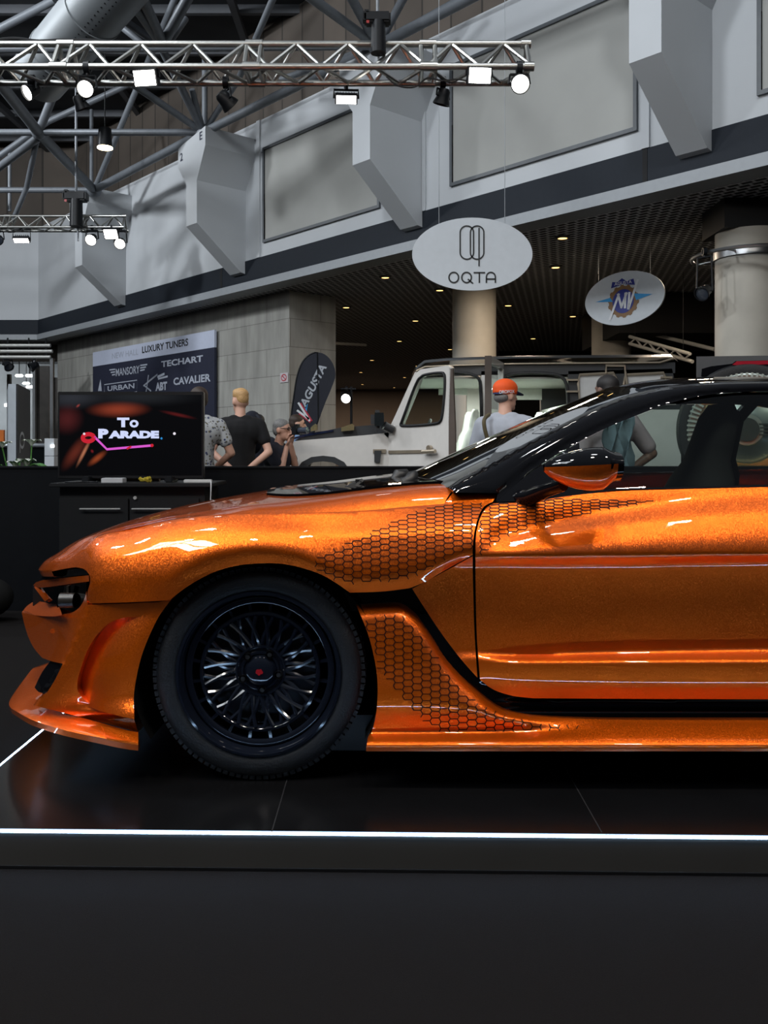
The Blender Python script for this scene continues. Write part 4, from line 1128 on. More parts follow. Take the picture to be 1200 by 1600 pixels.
LAMPW = mat('lamp face', (1, 1, 1), .3, emit=(1, .97, .90), estr=14, var=0)
LAMPB = mat('lamp housing', (.006, .007, .009), .45, spec=.25, var=.1)
LAMPOFF = mat('dark lens', (.05, .06, .08), .1, coat=1)
def spot(px, py, D, aim, size, lit, label, top, name='spotlight'):
    """aim: direction the lens faces; top: height of the bar it hangs from"""
    c = P(px, py, D); aim = V(aim).normalized(); s = size
    r = thing(name, label, 'spotlight', (c.x, c.y, top))
    mb = MB(); mb.lathe([(0, -1.35*s), (.5*s, -1.3*s), (.72*s, -1.0*s), (.8*s, -.2*s), (.98*s, .25*s), (1.05*s, .55*s), (.95*s, .6*s), (.9*s, .35*s)], c, aim, 24); mb.build('housing', LAMPB, r, 40)
    mb = MB(); mb.lathe([(0, .42*s), (.6*s, .41*s), (.92*s, .34*s)], c, aim, 24); mb.build('lens', LAMPW if lit else LAMPOFF, r, 40)
    sd = aim.cross(UP); sd = V((1, 0, 0)) if sd.length < .2 else sd.normalized()
    pv = c-aim*.3*s
    mb = MB()
    zt = max(c.z+1.1*s, top-.06)
    for q in (1, -1): mb.tube([pv+sd*q*.85*s, pv+sd*q*1.15*s, V((pv.x, pv.y, zt))+sd*q*1.0*s], .12*s, 6)
    mb.tube([V((pv.x, pv.y, zt))+sd*s*1.0, V((pv.x, pv.y, zt))-sd*s*1.0], .14*s, 6); mb.build('yoke', LAMPB, r, 40)
    mb = MB(); mb.cyl(V((pv.x, pv.y, zt)), V((pv.x, pv.y, top+.02)), .22*s, n=10); mb.lathe([(.03, -.02), (.045, -.02), (.045, .02), (.03, .02)], V((pv.x, pv.y, top)), (1, 0, 0), 14, closed=True); mb.build('clamp', LAMPB, r, 40)
    return r
def flood(px, py, D, aim, w, h, label, top, lit=True):
    c = P(px, py, D); aim = V(aim).normalized(); sd = aim.cross(UP).normalized(); u = sd.cross(aim)
    r = thing('floodlight', label, 'floodlight', (c.x, c.y, top))
    mb = MB(); mb.obox(c-aim*.035, sd, aim, u, (w*1.15, .06, h*1.2)); 
    for k in range(7): mb.obox(c-aim*.085+sd*(w*(k-3)/7), sd, aim, u, (w*.03, .05, h))
    mb.build('housing', LAMPB, r, 30)
    mb = MB(); mb.obox(c, sd, aim, u, (w, .012, h)); mb.build('lamp_panel', LAMPW if lit else LAMPOFF, r, 30)
    zt = top-.03; pv = c-aim*.04
    mb = MB(); mb.tube([pv+sd*w*.62, V((pv.x, pv.y, max(zt-.02, pv.z+.05)))+sd*w*.62, V((pv.x, pv.y, max(zt-.02, pv.z+.05)))-sd*w*.62, pv-sd*w*.62], .009, 6)
    mb.cyl(V((pv.x, pv.y, max(zt-.02, pv.z+.05))), (pv.x, pv.y, top+.02), .016); mb.build('yoke', LAMPB, r, 30)
    return r
zl = ZT
spot(47, 143, 6.6, (-.55, -.62, -.55), .058, True, 'lit black spotlight leftmost on the near truss, turned to the left', zl)
spot(135, 138, 6.36, (-.02, -.85, -.5), .060, True, 'lit black spotlight on the near truss left of the first white floodlight', zl)
spot(127, 164, 6.65, (.35, .35, -.85), .055, False, 'unlit black spotlight aimed down behind the second lit spotlight', zl)
spot(356, 160, 6.65, (.62, .45, -.62), .068, False, 'unlit black spotlight turned away, mid way along the near truss', zl)
spot(691, 156, 6.65, (-.25, .25, -.93), .062, False, 'unlit black spotlight aimed down, just left of the right floodlight', zl)
spot(812, 131, 6.36, (.02, -.90, -.40), .066, True, 'lit black spotlight at the right end of the near truss', zl)
flood(226, 122, 6.33, (-.12, -.9, -.42), .15, .10, 'bright white floodlight at the left part of the near truss', zl)
flood(541, 156, 6.62, (.05, -.80, -.6), .145, .055, 'white floodlight hanging in a yoke below the hoist motor', zl)
flood(750, 118, 6.33, (.08, -.92, -.4), .15, .10, 'bright white floodlight near the right end of the near truss', zl)
z2 = ZT2
spot(143, 374, 16.4, (-.05, -.85, -.5), .105, True, 'lit spotlight on the distant truss left of its floodlight', z2)
spot(188, 380, 16.4, (.05, -.85, -.5), .10, True, 'lit spotlight at the end of the distant truss', z2)
spot(-4, 374, 16.4, (.4, -.8, -.4), .10, False, 'dark spotlight cut by the left picture edge on the distant truss', z2)
flood(173, 366, 16.3, (0, -.75, -.65), .23, .17, 'white floodlight at the right end of the distant truss', z2)
flood(33, 376, 16.4, (0, -.6, -.8), .26, .09, 'white floodlight at the left part of the distant truss', z2)
# hoists
def hoist(px, py, D, s, label, top):
    c = P(px, py, D); r = thing('chain_hoist', label, 'hoist', c)
    mb = MB(); mb.box(c+V((0, 0, .0)), (s*1.5, s*.9, s*.6), bevel=s*.1); mb.box(c+V((-s*.62, 0, .1*s)), (s*.45, s*.7, s*.7), bevel=s*.1); mb.build('motor', LAMPB, r, 40)
    mb = MB(); mb.cyl(c+V((.05*s, -.1*s, -.2*s)), c+V((.05*s, -.1*s, -2.0*s)), s*.40, s*.44, n=20); mb.build('chain_bag', LAMPB, r, 40)
    mb = MB(); mb.cyl(c+V((0, 0, .2*s)), c+V((0, 0, top)), s*.09, n=8); mb.cyl(c+V((.05*s, .2*s, -.2*s)), V((c.x+.05*s, c.y+.2*s, c.z-2.9*s)), s*.07, n=8); mb.build('chain', STEEL, r, 40)
    mb = MB(); mb.box(c+V((-s*.55, -s*.42, -s*.35)), (s*.16, s*.1, s*.16)); mb.build('warning_light', mat('red plastic', (.3, .02, .02), .4), r)
hoist(590, 30, 6.40, .125, 'black chain hoist on top of the near truss', 3.0)
hoist(119, 308, 16.25, .27, 'black chain hoist on the distant truss at left', 2.5)
# pendant downlight
pd = thing('pendant_lamp', 'dark cylinder pendant lamp with a warm disc below the roof frame', 'pendant lamp', P(164, 232, 14.5))
c = P(164, 232, 14.5); mb = MB(); mb.cyl(c+V((0, 0, .02)), c+V((0, 0, .32)), .115, .10, n=24); mb.cyl(c+V((0, 0, .3)), c+V((0, 0, 3.3)), .008); mb.build('lamp_body', LAMPB, pd, 40)
mb = MB(); mb.cyl(c+V((0, 0, -.0)), c+V((0, 0, .02)), .122, n=24); mb.build('lamp_disc', mat('warm disc', (1, .9, .7), .4, emit=(1, .85, .5), estr=9, var=0), pd)

# ---------------------------------------------------------------- hanging oval signs
SIGN = mat('sign white', (.56, .60, .64), .5, var=.03)
INK = mat('ink black', (.012, .014, .016), .6)
def ellipse(c, r, u, a, b, n=72): return [V(c)+V(r)*(a*math.cos(2*PI*k/n))+V(u)*(b*math.sin(2*PI*k/n)) for k in range(n)]
D1 = 8.5; c1 = P(738, 397, D1); rx = V((1, 0, 0)); k1 = D1/F
sg = thing('hanging_sign', 'large white oval hanging sign with a linked-loops emblem', 'sign', c1+V((0, 0, .35)))
mb = MB(); mb.prism(ellipse(c1, rx, UP, 94*k1, 57*k1), (0, .02, 0)); mb.build('sign_board', SIGN, sg, 30)
mb = MB(); f1 = c1+V((0, -.004, 0))
def loopP(cx, cy, hw, hh): # stadium loop in px around the sign
    pts = []
    for k in range(25):
        t = PI*k/24; pts.append((cx+hw*math.cos(t), cy-(hh-hw)-hw*math.sin(t)))
    for k in range(25):
        t = PI+PI*k/24; pts.append((cx+hw*math.cos(t), cy+(hh-hw)-hw*math.sin(t)))
    pts.append(pts[0]); return [P(x, y, D1-.004) for x, y in pts]
ribbon(mb, loopP(729.5, 379, 10.5, 26), 2.2*k1, (0, 1, 0)); ribbon(mb, loopP(745.5, 379, 10.5, 26), 2.2*k1, (0, 1, 0))
ribbon(mb, [P(748.5, 356, D1-.005), P(748.5, 416, D1-.005)], 2.2*k1, (0, 1, 0))
mb.build('emblem', INK, sg, 0)
mb = MB()
def circ(cx, cy, rx_, ry_, a0=0, a1=360, n=32): return [P(cx+rx_*math.cos(math.radians(a0+(a1-a0)*k/n)), cy-ry_*math.sin(math.radians(a0+(a1-a0)*k/n)), D1-.004) for k in range(n+1)]
lw = 2.3*k1; ny = (0, 1, 0); pl = lambda *q: [P(x, y, D1-.004) for x, y in q]
ribbon(mb, circ(709, 433.5, 7.5, 8), lw, ny); ribbon(mb, circ(729, 433.5, 7.5, 8), lw, ny); ribbon(mb, pl((731, 436), (739, 443)), lw, ny)
ribbon(mb, pl((740, 426), (758, 426)), lw, ny); ribbon(mb, pl((749, 426), (749, 442)), lw, ny)
ribbon(mb, pl((760, 442), (760, 433))+circ(767, 433, 7, 7.5, 180, 0, 16)+pl((774, 442)), lw, ny); ribbon(mb, pl((760, 436), (774, 436)), lw, ny)
mb.build('lettering', INK, sg, 0)
mb = MB()
for px in (686, 789): q = P(px, 350, D1); mb.cyl(q+V((0, .01, 0)), V((q.x, q.y+.01, 9.3)), .003, n=6)
mb.build('hanging_wire', TRIMM, sg)

c2 = P(974, 466, 12.0); r2 = -WD; n2 = WN
sg2 = thing('hanging_sign', 'small white oval hanging sign with a winged gear crest', 'sign', c2+V((0, 0, .3)))
mb = MB(); mb.prism(ellipse(c2, r2, UP, .615, .358), -n2*.02); mb.build('sign_board', SIGN, sg2, 30)
def s2(x, y, l=.004): return c2+r2*x+UP*y+n2*l
BLUE = mat('crest blue', (.02, .03, .22), .5); CYAN = mat('crest cyan', (.03, .28, .60), .5); GOLD = mat('crest bronze', (.22, .12, .05), .5); CW = mat('crest white', (.7, .72, .75), .5)
mb = MB(); N = 84; flat(mb, [s2((.225+(.018 if (k // 3) % 2 else 0))*math.cos(2*PI*k/N)*1.0, (.205+(.018 if (k // 3) % 2 else 0))*math.sin(2*PI*k/N)-.04) for k in range(N)]); mb.build('crest_gear', GOLD, sg2, 0)
mb = MB(); flat(mb, [s2(.165*math.cos(2*PI*k/40), .16*math.sin(2*PI*k/40)-.04, .007) for k in range(40)]); mb.build('crest_disc', BLUE, sg2, 0)
mb = MB(); flat(mb, [s2(-.44, .0, .006), s2(-.2, .03, .006), s2(-.16, -.03, .006)]); flat(mb, [s2(.44, .0, .006), s2(.16, .045, .006), s2(.2, -.05, .006)]); mb.build('crest_wing', CYAN, sg2, 0)
mb = MB(); flat(mb, [s2(-.19, .155, .006), s2(-.17, .24, .006), s2(-.09, .225, .006), s2(-.02, .27, .006), s2(.05, .225, .006), s2(.16, .24, .006), s2(.18, .155, .006), s2(0, .185, .006)]); mb.build('crest_crown', BLUE, sg2, 0)
mb = MB(); letters(mb, 'AGUSTA', s2(0, .205, .009), r2, UP, .27, .045, bold=.015); 
for a, b in (((-.21, -.27), (-.06, .07)), ((-.08, .07), (-.02, -.13)), ((-.03, -.13), (.06, .07)), ((.04, .07), (.03, -.14)), ((.10, .07), (.08, -.16)), ((.08, -.16), (.23, .22))):
    ribbon(mb, [s2(*a, .010), s2(*b, .010)], .034, n2)
mb.build('lettering', CW, sg2, 0)
mb = MB()
for x in (-.4, .4): q = s2(x, .27, -.01); mb.cyl(q, V((q.x, q.y, 4.0)), .003, n=6)
mb.build('hanging_wire', TRIMM, sg2)

# ---------------------------------------------------------------- banner on the concrete
bo = .10
def bp_(px, py, l=0.0): return conc_pt(px, py, bo+l)
tl, tr_ = bp_(145, 551), bp_(335, 515); zt = (tl.z+tr_.z)/2; zbm = bp_(337, 690).z
sA, sB = tl, tr_
A_ = lambda z: V((tl.x, tl.y, z)); B_ = lambda z: V((tr_.x, tr_.y, z))
zw = (bp_(145, 574).z+bp_(336, 541).z)/2
bn = thing('banner', 'navy exhibitor banner with white header on the concrete wall', 'banner', A_(zbm))
NAVY = mat('navy fabric', (.014, .017, .038), .7, var=.1); BWH = mat('banner white', (.50, .54, .66), .7, var=.03)
mb = MB(); mb.prism([A_(zw), B_(zw), B_(zbm), A_(zbm)], -WN*.05); mb.build('field', NAVY, bn, 10)
mb = MB(); mb.prism([A_(zt), B_(zt), B_(zw), A_(zw)], -WN*.05); mb.build('header', BWH, bn, 10)
def btext(name, items, m):
    mb = MB()
    for txt, xa, ya, xb, yb, hpx, bold in items:
        a, b = bp_(xa, ya, .004), bp_(xb, yb, .004); cc_ = (a+b)/2; zz = cc_.z
        letters(mb, txt, cc_, -WD, UP, (V((a.x, a.y, 0))-V((b.x, b.y, 0))).length, hpx/F*cc_.y, bold=bold)
    return mb.build(name, m, bn, 0)
btext('header_text', [('LUXURY TUNERS', 222, 547, 294, 534, 11, .02)], INK)
btext('header_text', [('NEW HALL', 175, 557, 216, 549, 9, .0)], mat('pale print', (.36, .39, .47), .7))
LG = mat('logo grey', (.42, .45, .52), .7)
btext('logo', [('MANSORY', 181, 583, 218, 576, 12, .01)], LG)
btext('logo', [('TECHART', 252, 569, 317, 560, 10, .03)], LG)
btext('logo', [('CAVALIER', 271, 597, 329, 589, 12, .03)], LG)
btext('logo', [('URBAN', 168, 608, 210, 602, 8, .02)], LG)
btext('logo', [('ABT', 243, 605, 261, 602, 13, .05)], LG)
mb = MB()
def bl(*q): return [bp_(x, y, .004) for x, y in q]
ribbon(mb, bl((163, 614), (163, 601), (214, 594), (214, 612), (163, 619)), .02, WN); mb.build('logo_frame', LG, bn, 0)
mb = MB()
for k in range(3): ribbon(mb, bl((171+2*k, 578+4*k), (180, 577+4*k)), .03, WN); ribbon(mb, bl((219, 571+4*k), (230-2*k, 569.5+4*k)), .03, WN)
flat(mb, bl((153, 611), (157, 592), (159, 611)))
for a, b in (((232, 586), (228, 614)), ((224, 603), (246, 585)), ((225, 602), (236, 611)), ((232, 596), (246, 585))): ribbon(mb, bl(a, b), .035, WN)
ribbon(mb, bl((246, 589), (257, 584)), .05, WN); ribbon(mb, bl((247, 592), (262, 588)), .04, WN)
mb.build('logo_mark', LG, bn, 0)
# fire-extinguisher sign on the concrete
q = conc_pt(444, 590, .01); mb = MB(); mb.obox(q, WD, WN, UP, (.24, .01, .16*1.05)); sgx = tag(mb.build('safety_sign', mat('sign pale', (.55, .5, .52), .6)), 'small red and white safety sign on the concrete wall edge', 'sign')
mb = MB(); ribbon(mb, [q+WN*.008+WD*(.075*math.cos(t))+UP*(.055*math.sin(t)) for t in [2*PI*k/24 for k in range(25)]], .02, WN); ribbon(mb, [q+WN*.008+WD*.05+UP*.035, q+WN*.008-WD*.05-UP*.035], .02, WN); mb.build('pictogram', mat('sign red', (.45, .05, .07), .6), sgx, 0)

# ---------------------------------------------------------------- feather flag
DF = 13.0; kf = DF/F
fl = thing('feather_flag', 'dark feather flag with slanted silver lettering beside the concrete block', 'flag', (P(470, 700, DF).x, DF, 0))
def fp(x, y, l=0): return P(x, y, DF-l)
FL = mat('flag navy', (.010, .012, .022), .75, var=.2, scale=4)
ol = cr([(452, 720), (455, 660), (460, 620), (466, 585), (474, 565), (485, 554), (497, 550.5), (508, 554), (517, 563), (523, 576), (524, 588), (518, 606), (508, 630), (497, 660), (487, 690), (480, 720)], 4)
mb = MB(); mb.prism([fp(*p) for p in ol], (0, .006, 0)); mb.build('flag_cloth', FL, fl, 20)
mb = MB(); mb.tube([P(452, 700, DF+.01)-V((0, 0, P(452, 700, DF).z))]+[P(x-1, y, DF+.003) for x, y in ol[:-1] if x < 500], .012, 6); mb.build('pole', LAMPB, fl)
mb = MB(); mb.lathe([(0, .03), (.2, .03), (.22, 0)], (P(452, 700, DF).x, DF, 0), UP, 20); mb.build('base', LAMPB, fl)
mb = MB(); ru = V((60, 0, 118)).normalized(); uu = V((-118, 0, 60)).normalized()
letters(mb, 'AGUSTA', fp(489.5, 602, .004), ru, uu, 73*kf, 12.5*kf, bold=.03, shear=.25); mb.build('lettering', mat('flag silver', (.42, .45, .5), .6), fl, 0)
mb = MB()
for a, b in (((466, 629), (484, 658)), ((464, 641), (483, 655)), ((464, 648), (479, 669)), ((468, 660), (482, 674))): ribbon(mb, [fp(*a, .005), fp(*b, .005)], 3.2*kf, (0, 1, 0))
mb.build('monogram', CW, fl, 0)
mb = MB()
for a, b in (((467.5, 628), (485.5, 656)), ((465, 651), (480.5, 671)), ((466, 643.5), (484, 657.5)), ((469, 663), (481, 677))): ribbon(mb, [fp(a[0]+1.5, a[1]+2, .0045), fp(b[0]+1.5, b[1]+2, .0045)], 3.4*kf, (0, 1, 0))
mb.build('monogram_edge', mat('flag red', (.45, .02, .05), .6), fl, 0)
mb = MB(); flat(mb, [fp(476, 638, .004), fp(481, 630, .004), fp(479, 645, .004)]); flat(mb, [fp(467, 668, .004), fp(472, 662, .004), fp(470, 674, .004)]); mb.build('wing_mark', CYAN, fl, 0)

# ---------------------------------------------------------------- platform and stand walls
LED = mat('led strip', (.8, .9, 1), .5, emit=(.42, .66, 1.0), estr=30, var=0)
PF = mat('platform top black', (.0045, .0045, .005), .22, var=.15, scale=5)
pfm = mat('platform skirt', (.075, .070, .064), .42, .3, var=.08, scale=3)
pl_ = thing('display_platform', 'low black glossy display platform edged with a glowing light line', 'platform', (1.4, 3.9, 0))
fl_, fr_, br_, blk_ = V((-1.325, 2.571, 0)), V((4.3, 2.452, 0)), V((4.3, 5.45, 0)), V((-1.325, 5.45, 0))
mb = MB(); mb.prism([p+V((0, 0, .004)) for p in (fl_, fr_, br_, blk_)], (0, 0, PLAT-.012)); mb.build('platform_skirt', pfm, pl_, 10)
ins_ = .004
mb = MB(); mb.prism([p+V((0, 0, PLAT-.008)) for p in (fl_+V((ins_, ins_+.006, 0)), fr_+V((-ins_, ins_+.006, 0)), br_+V((-ins_, -ins_, 0)), blk_+V((ins_, -ins_, 0)))], (0, 0, .008)); mb.build('platform_top', PF, pl_, 10)
mb = MB(); fd = (fr_-fl_).normalized(); fn = V((fd.y, -fd.x, 0))
def strip(a, b, nrm):
    d = (b-a).normalized(); q = [a+nrm*.003+UP*(PLAT-.0055), b+nrm*.003+UP*(PLAT-.0055), b-nrm*.003+UP*(PLAT-.0055), a-nrm*.003+UP*(PLAT-.0055)]
    mb.prism(q, (0, 0, .006))
strip(fl_, fr_, fn); strip(blk_, fl_, V((-1, 0, 0))); strip(fr_, br_, V((1, 0, 0)))
mb.build('light_strip', LED, pl_, 10)
mb = MB(); q0 = [fl_+fn*.006, fr_+fn*.006]; mb.prism([q0[0]+UP*.001, q0[1]+UP*.001, q0[1]-fn*.01+UP*.001, q0[0]-fn*.01+UP*.001], (0, 0, .008)); mb.build('foot_rail', SATIN, pl_, 10)
mb = MB()
for x in (-.32, .62, 1.9): mb.box((x, 3.9, PLAT+.0002), (.003, 2.7, .0006))
mb.build('seam', mat('seam grey', (.02, .02, .022), .5), pl_)
# black barrier wall behind the stand
DBR = 6.62
BLK = mat('black panel', (.0035, .0042, .0058), .6, spec=.15, var=.1)
bw = thing('barrier_wall', 'long black waist-high barrier wall behind the orange coupe', 'barrier', (0, DBR, 0))
zb_ = H-(731-700)/F*DBR
mb = MB(); mb.box((1.0, DBR+.05, zb_/2), (12.0, .10, zb_)); mb.build('barrier_panel', BLK, bw)
mb = MB(); mb.box((1.0, DBR+.05, zb_+.004), (12.02, .12, .014)); mb.build('top_rail', BLK, bw)
# ================================================================ FIGURES
SKIN = mat('skin', (.66, .38, .28), .55, var=.05, scale=20)
SKIN2 = mat('skin tanned', (.50, .27, .19), .55, var=.05, scale=20)
class Blob:
    def __init__(s): s.mb = MB()
    def cap(s, a, b, ra, rb=None, n=14):
        rb = ra if rb is None else rb; a, b = V(a), V(b)
        s.mb.cyl(a, b, ra, rb, n); s.mb.ball(a, ra, n, 8); s.mb.ball(b, rb, n, 8); return s
    def ell(s, c, r, rot=None): s.mb.ball(c, r, 18, 12, rot); return s
    def limb(s, pts, rr):
        for i in range(len(pts)-1): s.cap(pts[i], pts[i+1], rr[i], rr[i+1])
        return s
    def done(s, name, m, parent, M, voxel=.012, it=4):
        me = bpy.data.meshes.new('tmp'); me.from_pydata([tuple(v) for v in s.mb.v], [], s.mb.f)
        o = bpy.data.objects.new('tmp', me); COL.objects.link(o)
        r = o.modifiers.new('r', 'REMESH'); r.mode = 'VOXEL'; r.voxel_size = voxel
        if it:
            sm = o.modifiers.new('s', 'SMOOTH'); sm.iterations = it; sm.factor = .5
        dg = bpy.context.evaluated_depsgraph_get(); dg.update()
        nm = bpy.data.meshes.new_from_object(o.evaluated_get(dg)); bpy.data.objects.remove(o)
        nm.transform(M); nm.materials.clear(); nm.materials.append(m)
        for p in nm.polygons: p.use_smooth = True; p.material_index = 0
        ob = bpy.data.objects.new(name, nm); COL.objects.link(ob)
        if parent is not None: ob.parent = parent; ORIG[ob.name] = V((0, 0, 0))
        return ob

def person(label, X, D, height, face, arms, skin, shirt, trousers, hair, headturn=0, hairshape='short', lean=0.0, drop=0.0, sleeve=.55, slim=1.0, headscale=1.0, extras=None):
    """face: heading in degrees (0 = away from the camera, 90 = to the left). arms: {'L':(elbow,wrist,dir),'R':...} in body space"""
    root = thing('person', label, 'person', (X, D, 0))
    s = height/1.75
    M = Matrix.Rotation(math.radians(face), 4, 'Z') @ Matrix.Scale(s, 4)
    d = drop/s                                    # knees bent: pelvis lowered
    def T(x, y, z):                               # trunk leaning forward about the hips
        zz = z-d; q = zz-(.92-d); a = lean
        return V((x, y+q*math.sin(a), (.92-d)+q*math.cos(a))) if q > 0 else V((x, y, zz))
    B = Blob()
    for sd in (1, -1):
        hip = V((.09*sd, 0, .92-d)); an = V((.10*sd, -.02, .09)); kn = (hip+an)/2+V((0, .012+.9*math.sqrt(max(0, .0+d*.3)), 0))
        B.limb([hip, kn, an], [.085*slim, .058, .042]); B.cap(an, an+V((0, .13, -.045)), .04, .03)
    B.cap(T(-.05, 0, .95), T(.05, 0, .95), .115*slim); B.limb([T(0, 0, .98), T(0, .0, 1.12), T(0, .0, 1.32)], [.125*slim, .12*slim, .135*slim])
    B.cap(T(-.075, 0, 1.33), T(.075, 0, 1.33), .115*slim); B.cap(T(-.13, 0, 1.415), T(.13, 0, 1.415), .065)
    nk = T(0, -.005, 1.47); hc = T(0, .02, 1.635)
    B.cap(nk, T(0, .012, 1.58), .055, .052); B.cap(T(-.08, -.01, 1.445), T(.08, -.01, 1.445), .05)
    Rh = Matrix.Rotation(math.radians(headturn), 3, 'Z')
    hs = headscale
    def Hd(x, y, z): return hc+Rh @ V((x*hs, y*hs, z*hs))
    B.ell(Hd(0, 0, .02), (.077*hs, .098*hs, .098*hs), Rh); B.ell(Hd(0, .025, -.05), (.058*hs, .070*hs, .072*hs), Rh)
    B.cap(Hd(0, .088, .018), Hd(0, .112, -.022), .010*hs, .015*hs); B.ell(Hd(0, .092, -.062), (.024*hs, .012*hs, .012*hs), Rh); B.ell(Hd(0, .076, -.098), (.026*hs, .022*hs, .018*hs), Rh)
    for q in (1, -1):
        B.ell(Hd(.078*q, -.005, -.005), (.012*hs, .022*hs, .034*hs), Rh); B.ell(Hd(.03*q, .082, .030), (.022*hs, .016*hs, .010*hs), Rh)
    SH = {}
    for k, sd in (('L', -1), ('R', 1)):
        e, w_, hd = arms[k]; sh = T(.185*sd, 0, 1.40); e = V(e); w_ = V(w_); hd = V(hd).normalized(); SH[k] = (sh, e, w_)
        B.limb([sh, e, w_], [.052, .040, .028])
        # hand: palm, four fingers, thumb
        ax = hd; side = ax.cross(V((0, 0, 1))); side = side.normalized() if side.length > .2 else V((1, 0, 0)); nrm = side.cross(ax).normalized()
        pc = w_+ax*.045
        B.ell(pc, (.02, .02, .02)); B.cap(w_+side*.012, w_+ax*.075+side*.026, .017, .013); B.cap(w_-side*.012, w_+ax*.075-side*.026, .017, .013); B.cap(w_, w_+ax*.08, .018, .014)
        for j, ln in enumerate((.062, .075, .070, .055)):
            f0 = w_+ax*.078+side*(.030-.020*j); f1 = f0+ax*ln*.55-nrm*.008; f2 = f1+ax*ln*.35-nrm*.024
            B.limb([f0, f1, f2], [.0095, .0085, .0075])
        B.limb([w_+ax*.02+side*.02, w_+ax*.05+side*.048-nrm*.01, w_+ax*.085+side*.052-nrm*.02], [.013, .011, .009])
    B.done('body', skin, root, M, .0095)
    # shirt
    C = Blob(); g = .016
    C.cap(T(-.06, 0, .93), T(.06, 0, .93), .115*slim+g); C.limb([T(0, 0, .93), T(0, 0, 1.12), T(0, 0, 1.32)], [.13*slim+g, .125*slim+g, .14*slim+g]); C.cap(T(-.08, 0, 1.33), T(.08, 0, 1.33), .118*slim+g)
    C.cap(T(-.14, 0, 1.415), T(.14, 0, 1.415), .062+g*.6); C.cap(T(-.07, -.012, 1.452), T(.07, -.012, 1.452), .05+g*.3)
    for k in 'LR':
        sh, e, w_ = SH[k]; fn = sh.lerp(e, min(1, sleeve/.5*.5) if sleeve <= .5 else 1) if sleeve <= .5 else None
        if sleeve <= 1: C.cap(sh, sh.lerp(e, sleeve), .058+g, .056+g*.8)
        else: C.limb([sh, e, e.lerp(w_, sleeve-1)], [.058+g, .05+g, .036+g])
    C.done('shirt', shirt, root, M, .013, 5)
    Tq = Blob(); Tq.cap(V((-.05, 0, .93-d)), V((.05, 0, .93-d)), .125*slim)
    for sd in (1, -1):
        hip = V((.09*sd, 0, .90-d)); an = V((.10*sd, -.02, .10)); kn = (hip+an)/2+V((0, .012+.9*math.sqrt(max(0, d*.3)), 0)); Tq.limb([hip, kn, an], [.105*slim, .078, .066])
    Tq.done('trousers', trousers, root, M, .016, 4)
    for sd in (1, -1):
        S_ = Blob(); an = V((.10*sd, -.02, .09)); S_.cap(an+V((0, -.03, -.04)), an+V((0, .15, -.055)), .048, .036); S_.done('shoe', INNER, root, M, .012, 3)
    # hair
    if hairshape:
        Hh = Blob()
        if hairshape == 'short': Hh.ell(Hd(0, -.012, .052), (.083*hs, .098*hs, .082*hs), Rh); Hh.ell(Hd(0, -.045, .01), (.074*hs, .065*hs, .085*hs), Rh)
        elif hairshape == 'quiff': Hh.ell(Hd(0, -.008, .072), (.080*hs, .098*hs, .072*hs), Rh); Hh.ell(Hd(0, -.05, .035), (.066*hs, .055*hs, .075*hs), Rh); Hh.ell(Hd(.0, .06, .105), (.055*hs, .04*hs, .035*hs), Rh)
        elif hairshape == 'fringe': Hh.ell(Hd(0, -.046, -.012), (.074*hs, .056*hs, .046*hs), Rh)
        Hh.done('hair', hair, root, M, .010, 3)
    if extras: extras(root, M, Hd, T, Rh, hs)
    return root, M, Hd, T

def eyes(root, M, Hd, Rh, hs):
    for q in (1, -1):
        mb = MB(); mb.ball(Hd(.03*q, .088, .018), .0125*hs, 12, 8); o = mb.build('eye', mat('eye', (.05, .035, .03), .2), root, 60, local=True); o.data.transform(M)

BLACKT = mat('black cotton', (.006, .006, .007), .95, var=.15, sheen=.0)
NAVYT = mat('navy cotton', (.010, .012, .022), .9, var=.1)
DENIM = mat('denim', (.03, .045, .085), .85, var=.15)
BLOND = mat('blond hair', (.52, .31, .13), .6, var=.3, scale=90)
BROWNH = mat('brown hair', (.035, .020, .013), .6, var=.3, scale=90)
GREYH = mat('grey hair', (.16, .155, .15), .6, var=.35, scale=90)
DARKH = mat('dark hair', (.012, .010, .010), .6, var=.3, scale=90)
def floral():
    m = mat('floral print cotton', (.42, .43, .44), .85, var=0); nt = m.node_tree; b = nt.nodes['Principled BSDF']; tc = nt.nodes.new('ShaderNodeTexCoord')
    vo = nt.nodes.new('ShaderNodeTexVoronoi'); vo.inputs['Scale'].default_value = 34; nt.links.new(tc.outputs['Object'], vo.inputs['Vector'])
    rp = nt.nodes.new('ShaderNodeValToRGB'); rp.color_ramp.elements[0].position = .34; rp.color_ramp.elements[0].color = (0, 0, 0, 1); rp.color_ramp.elements[1].position = .40; rp.color_ramp.elements[1].color = (1, 1, 1, 1)
    nt.links.new(vo.outputs['Distance'], rp.inputs[0])
    mc = nt.nodes.new('ShaderNodeMix'); mc.data_type = 'RGBA'; mc.inputs['A'].default_value = (.03, .05, .14, 1); mc.inputs['B'].default_value = (.14, .12, .06, 1)
    sp = nt.nodes.new('ShaderNodeSeparateColor'); nt.links.new(vo.outputs['Color'], sp.inputs[0]); nt.links.new(sp.outputs[0], mc.inputs['Factor'])
    mx = nt.nodes.new('ShaderNodeMix'); mx.data_type = 'RGBA'; nt.links.new(rp.outputs[0], mx.inputs['Factor']); nt.links.new(mc.outputs['Result'], mx.inputs['A']); mx.inputs['B'].default_value = (.42, .43, .44, 1)
    nt.links.new(mx.outputs['Result'], b.inputs['Base Color']); return m
hang = lambda sd: ((.235*sd, -.02, 1.12), (.24*sd, .05, .87), (0, .15, -1))
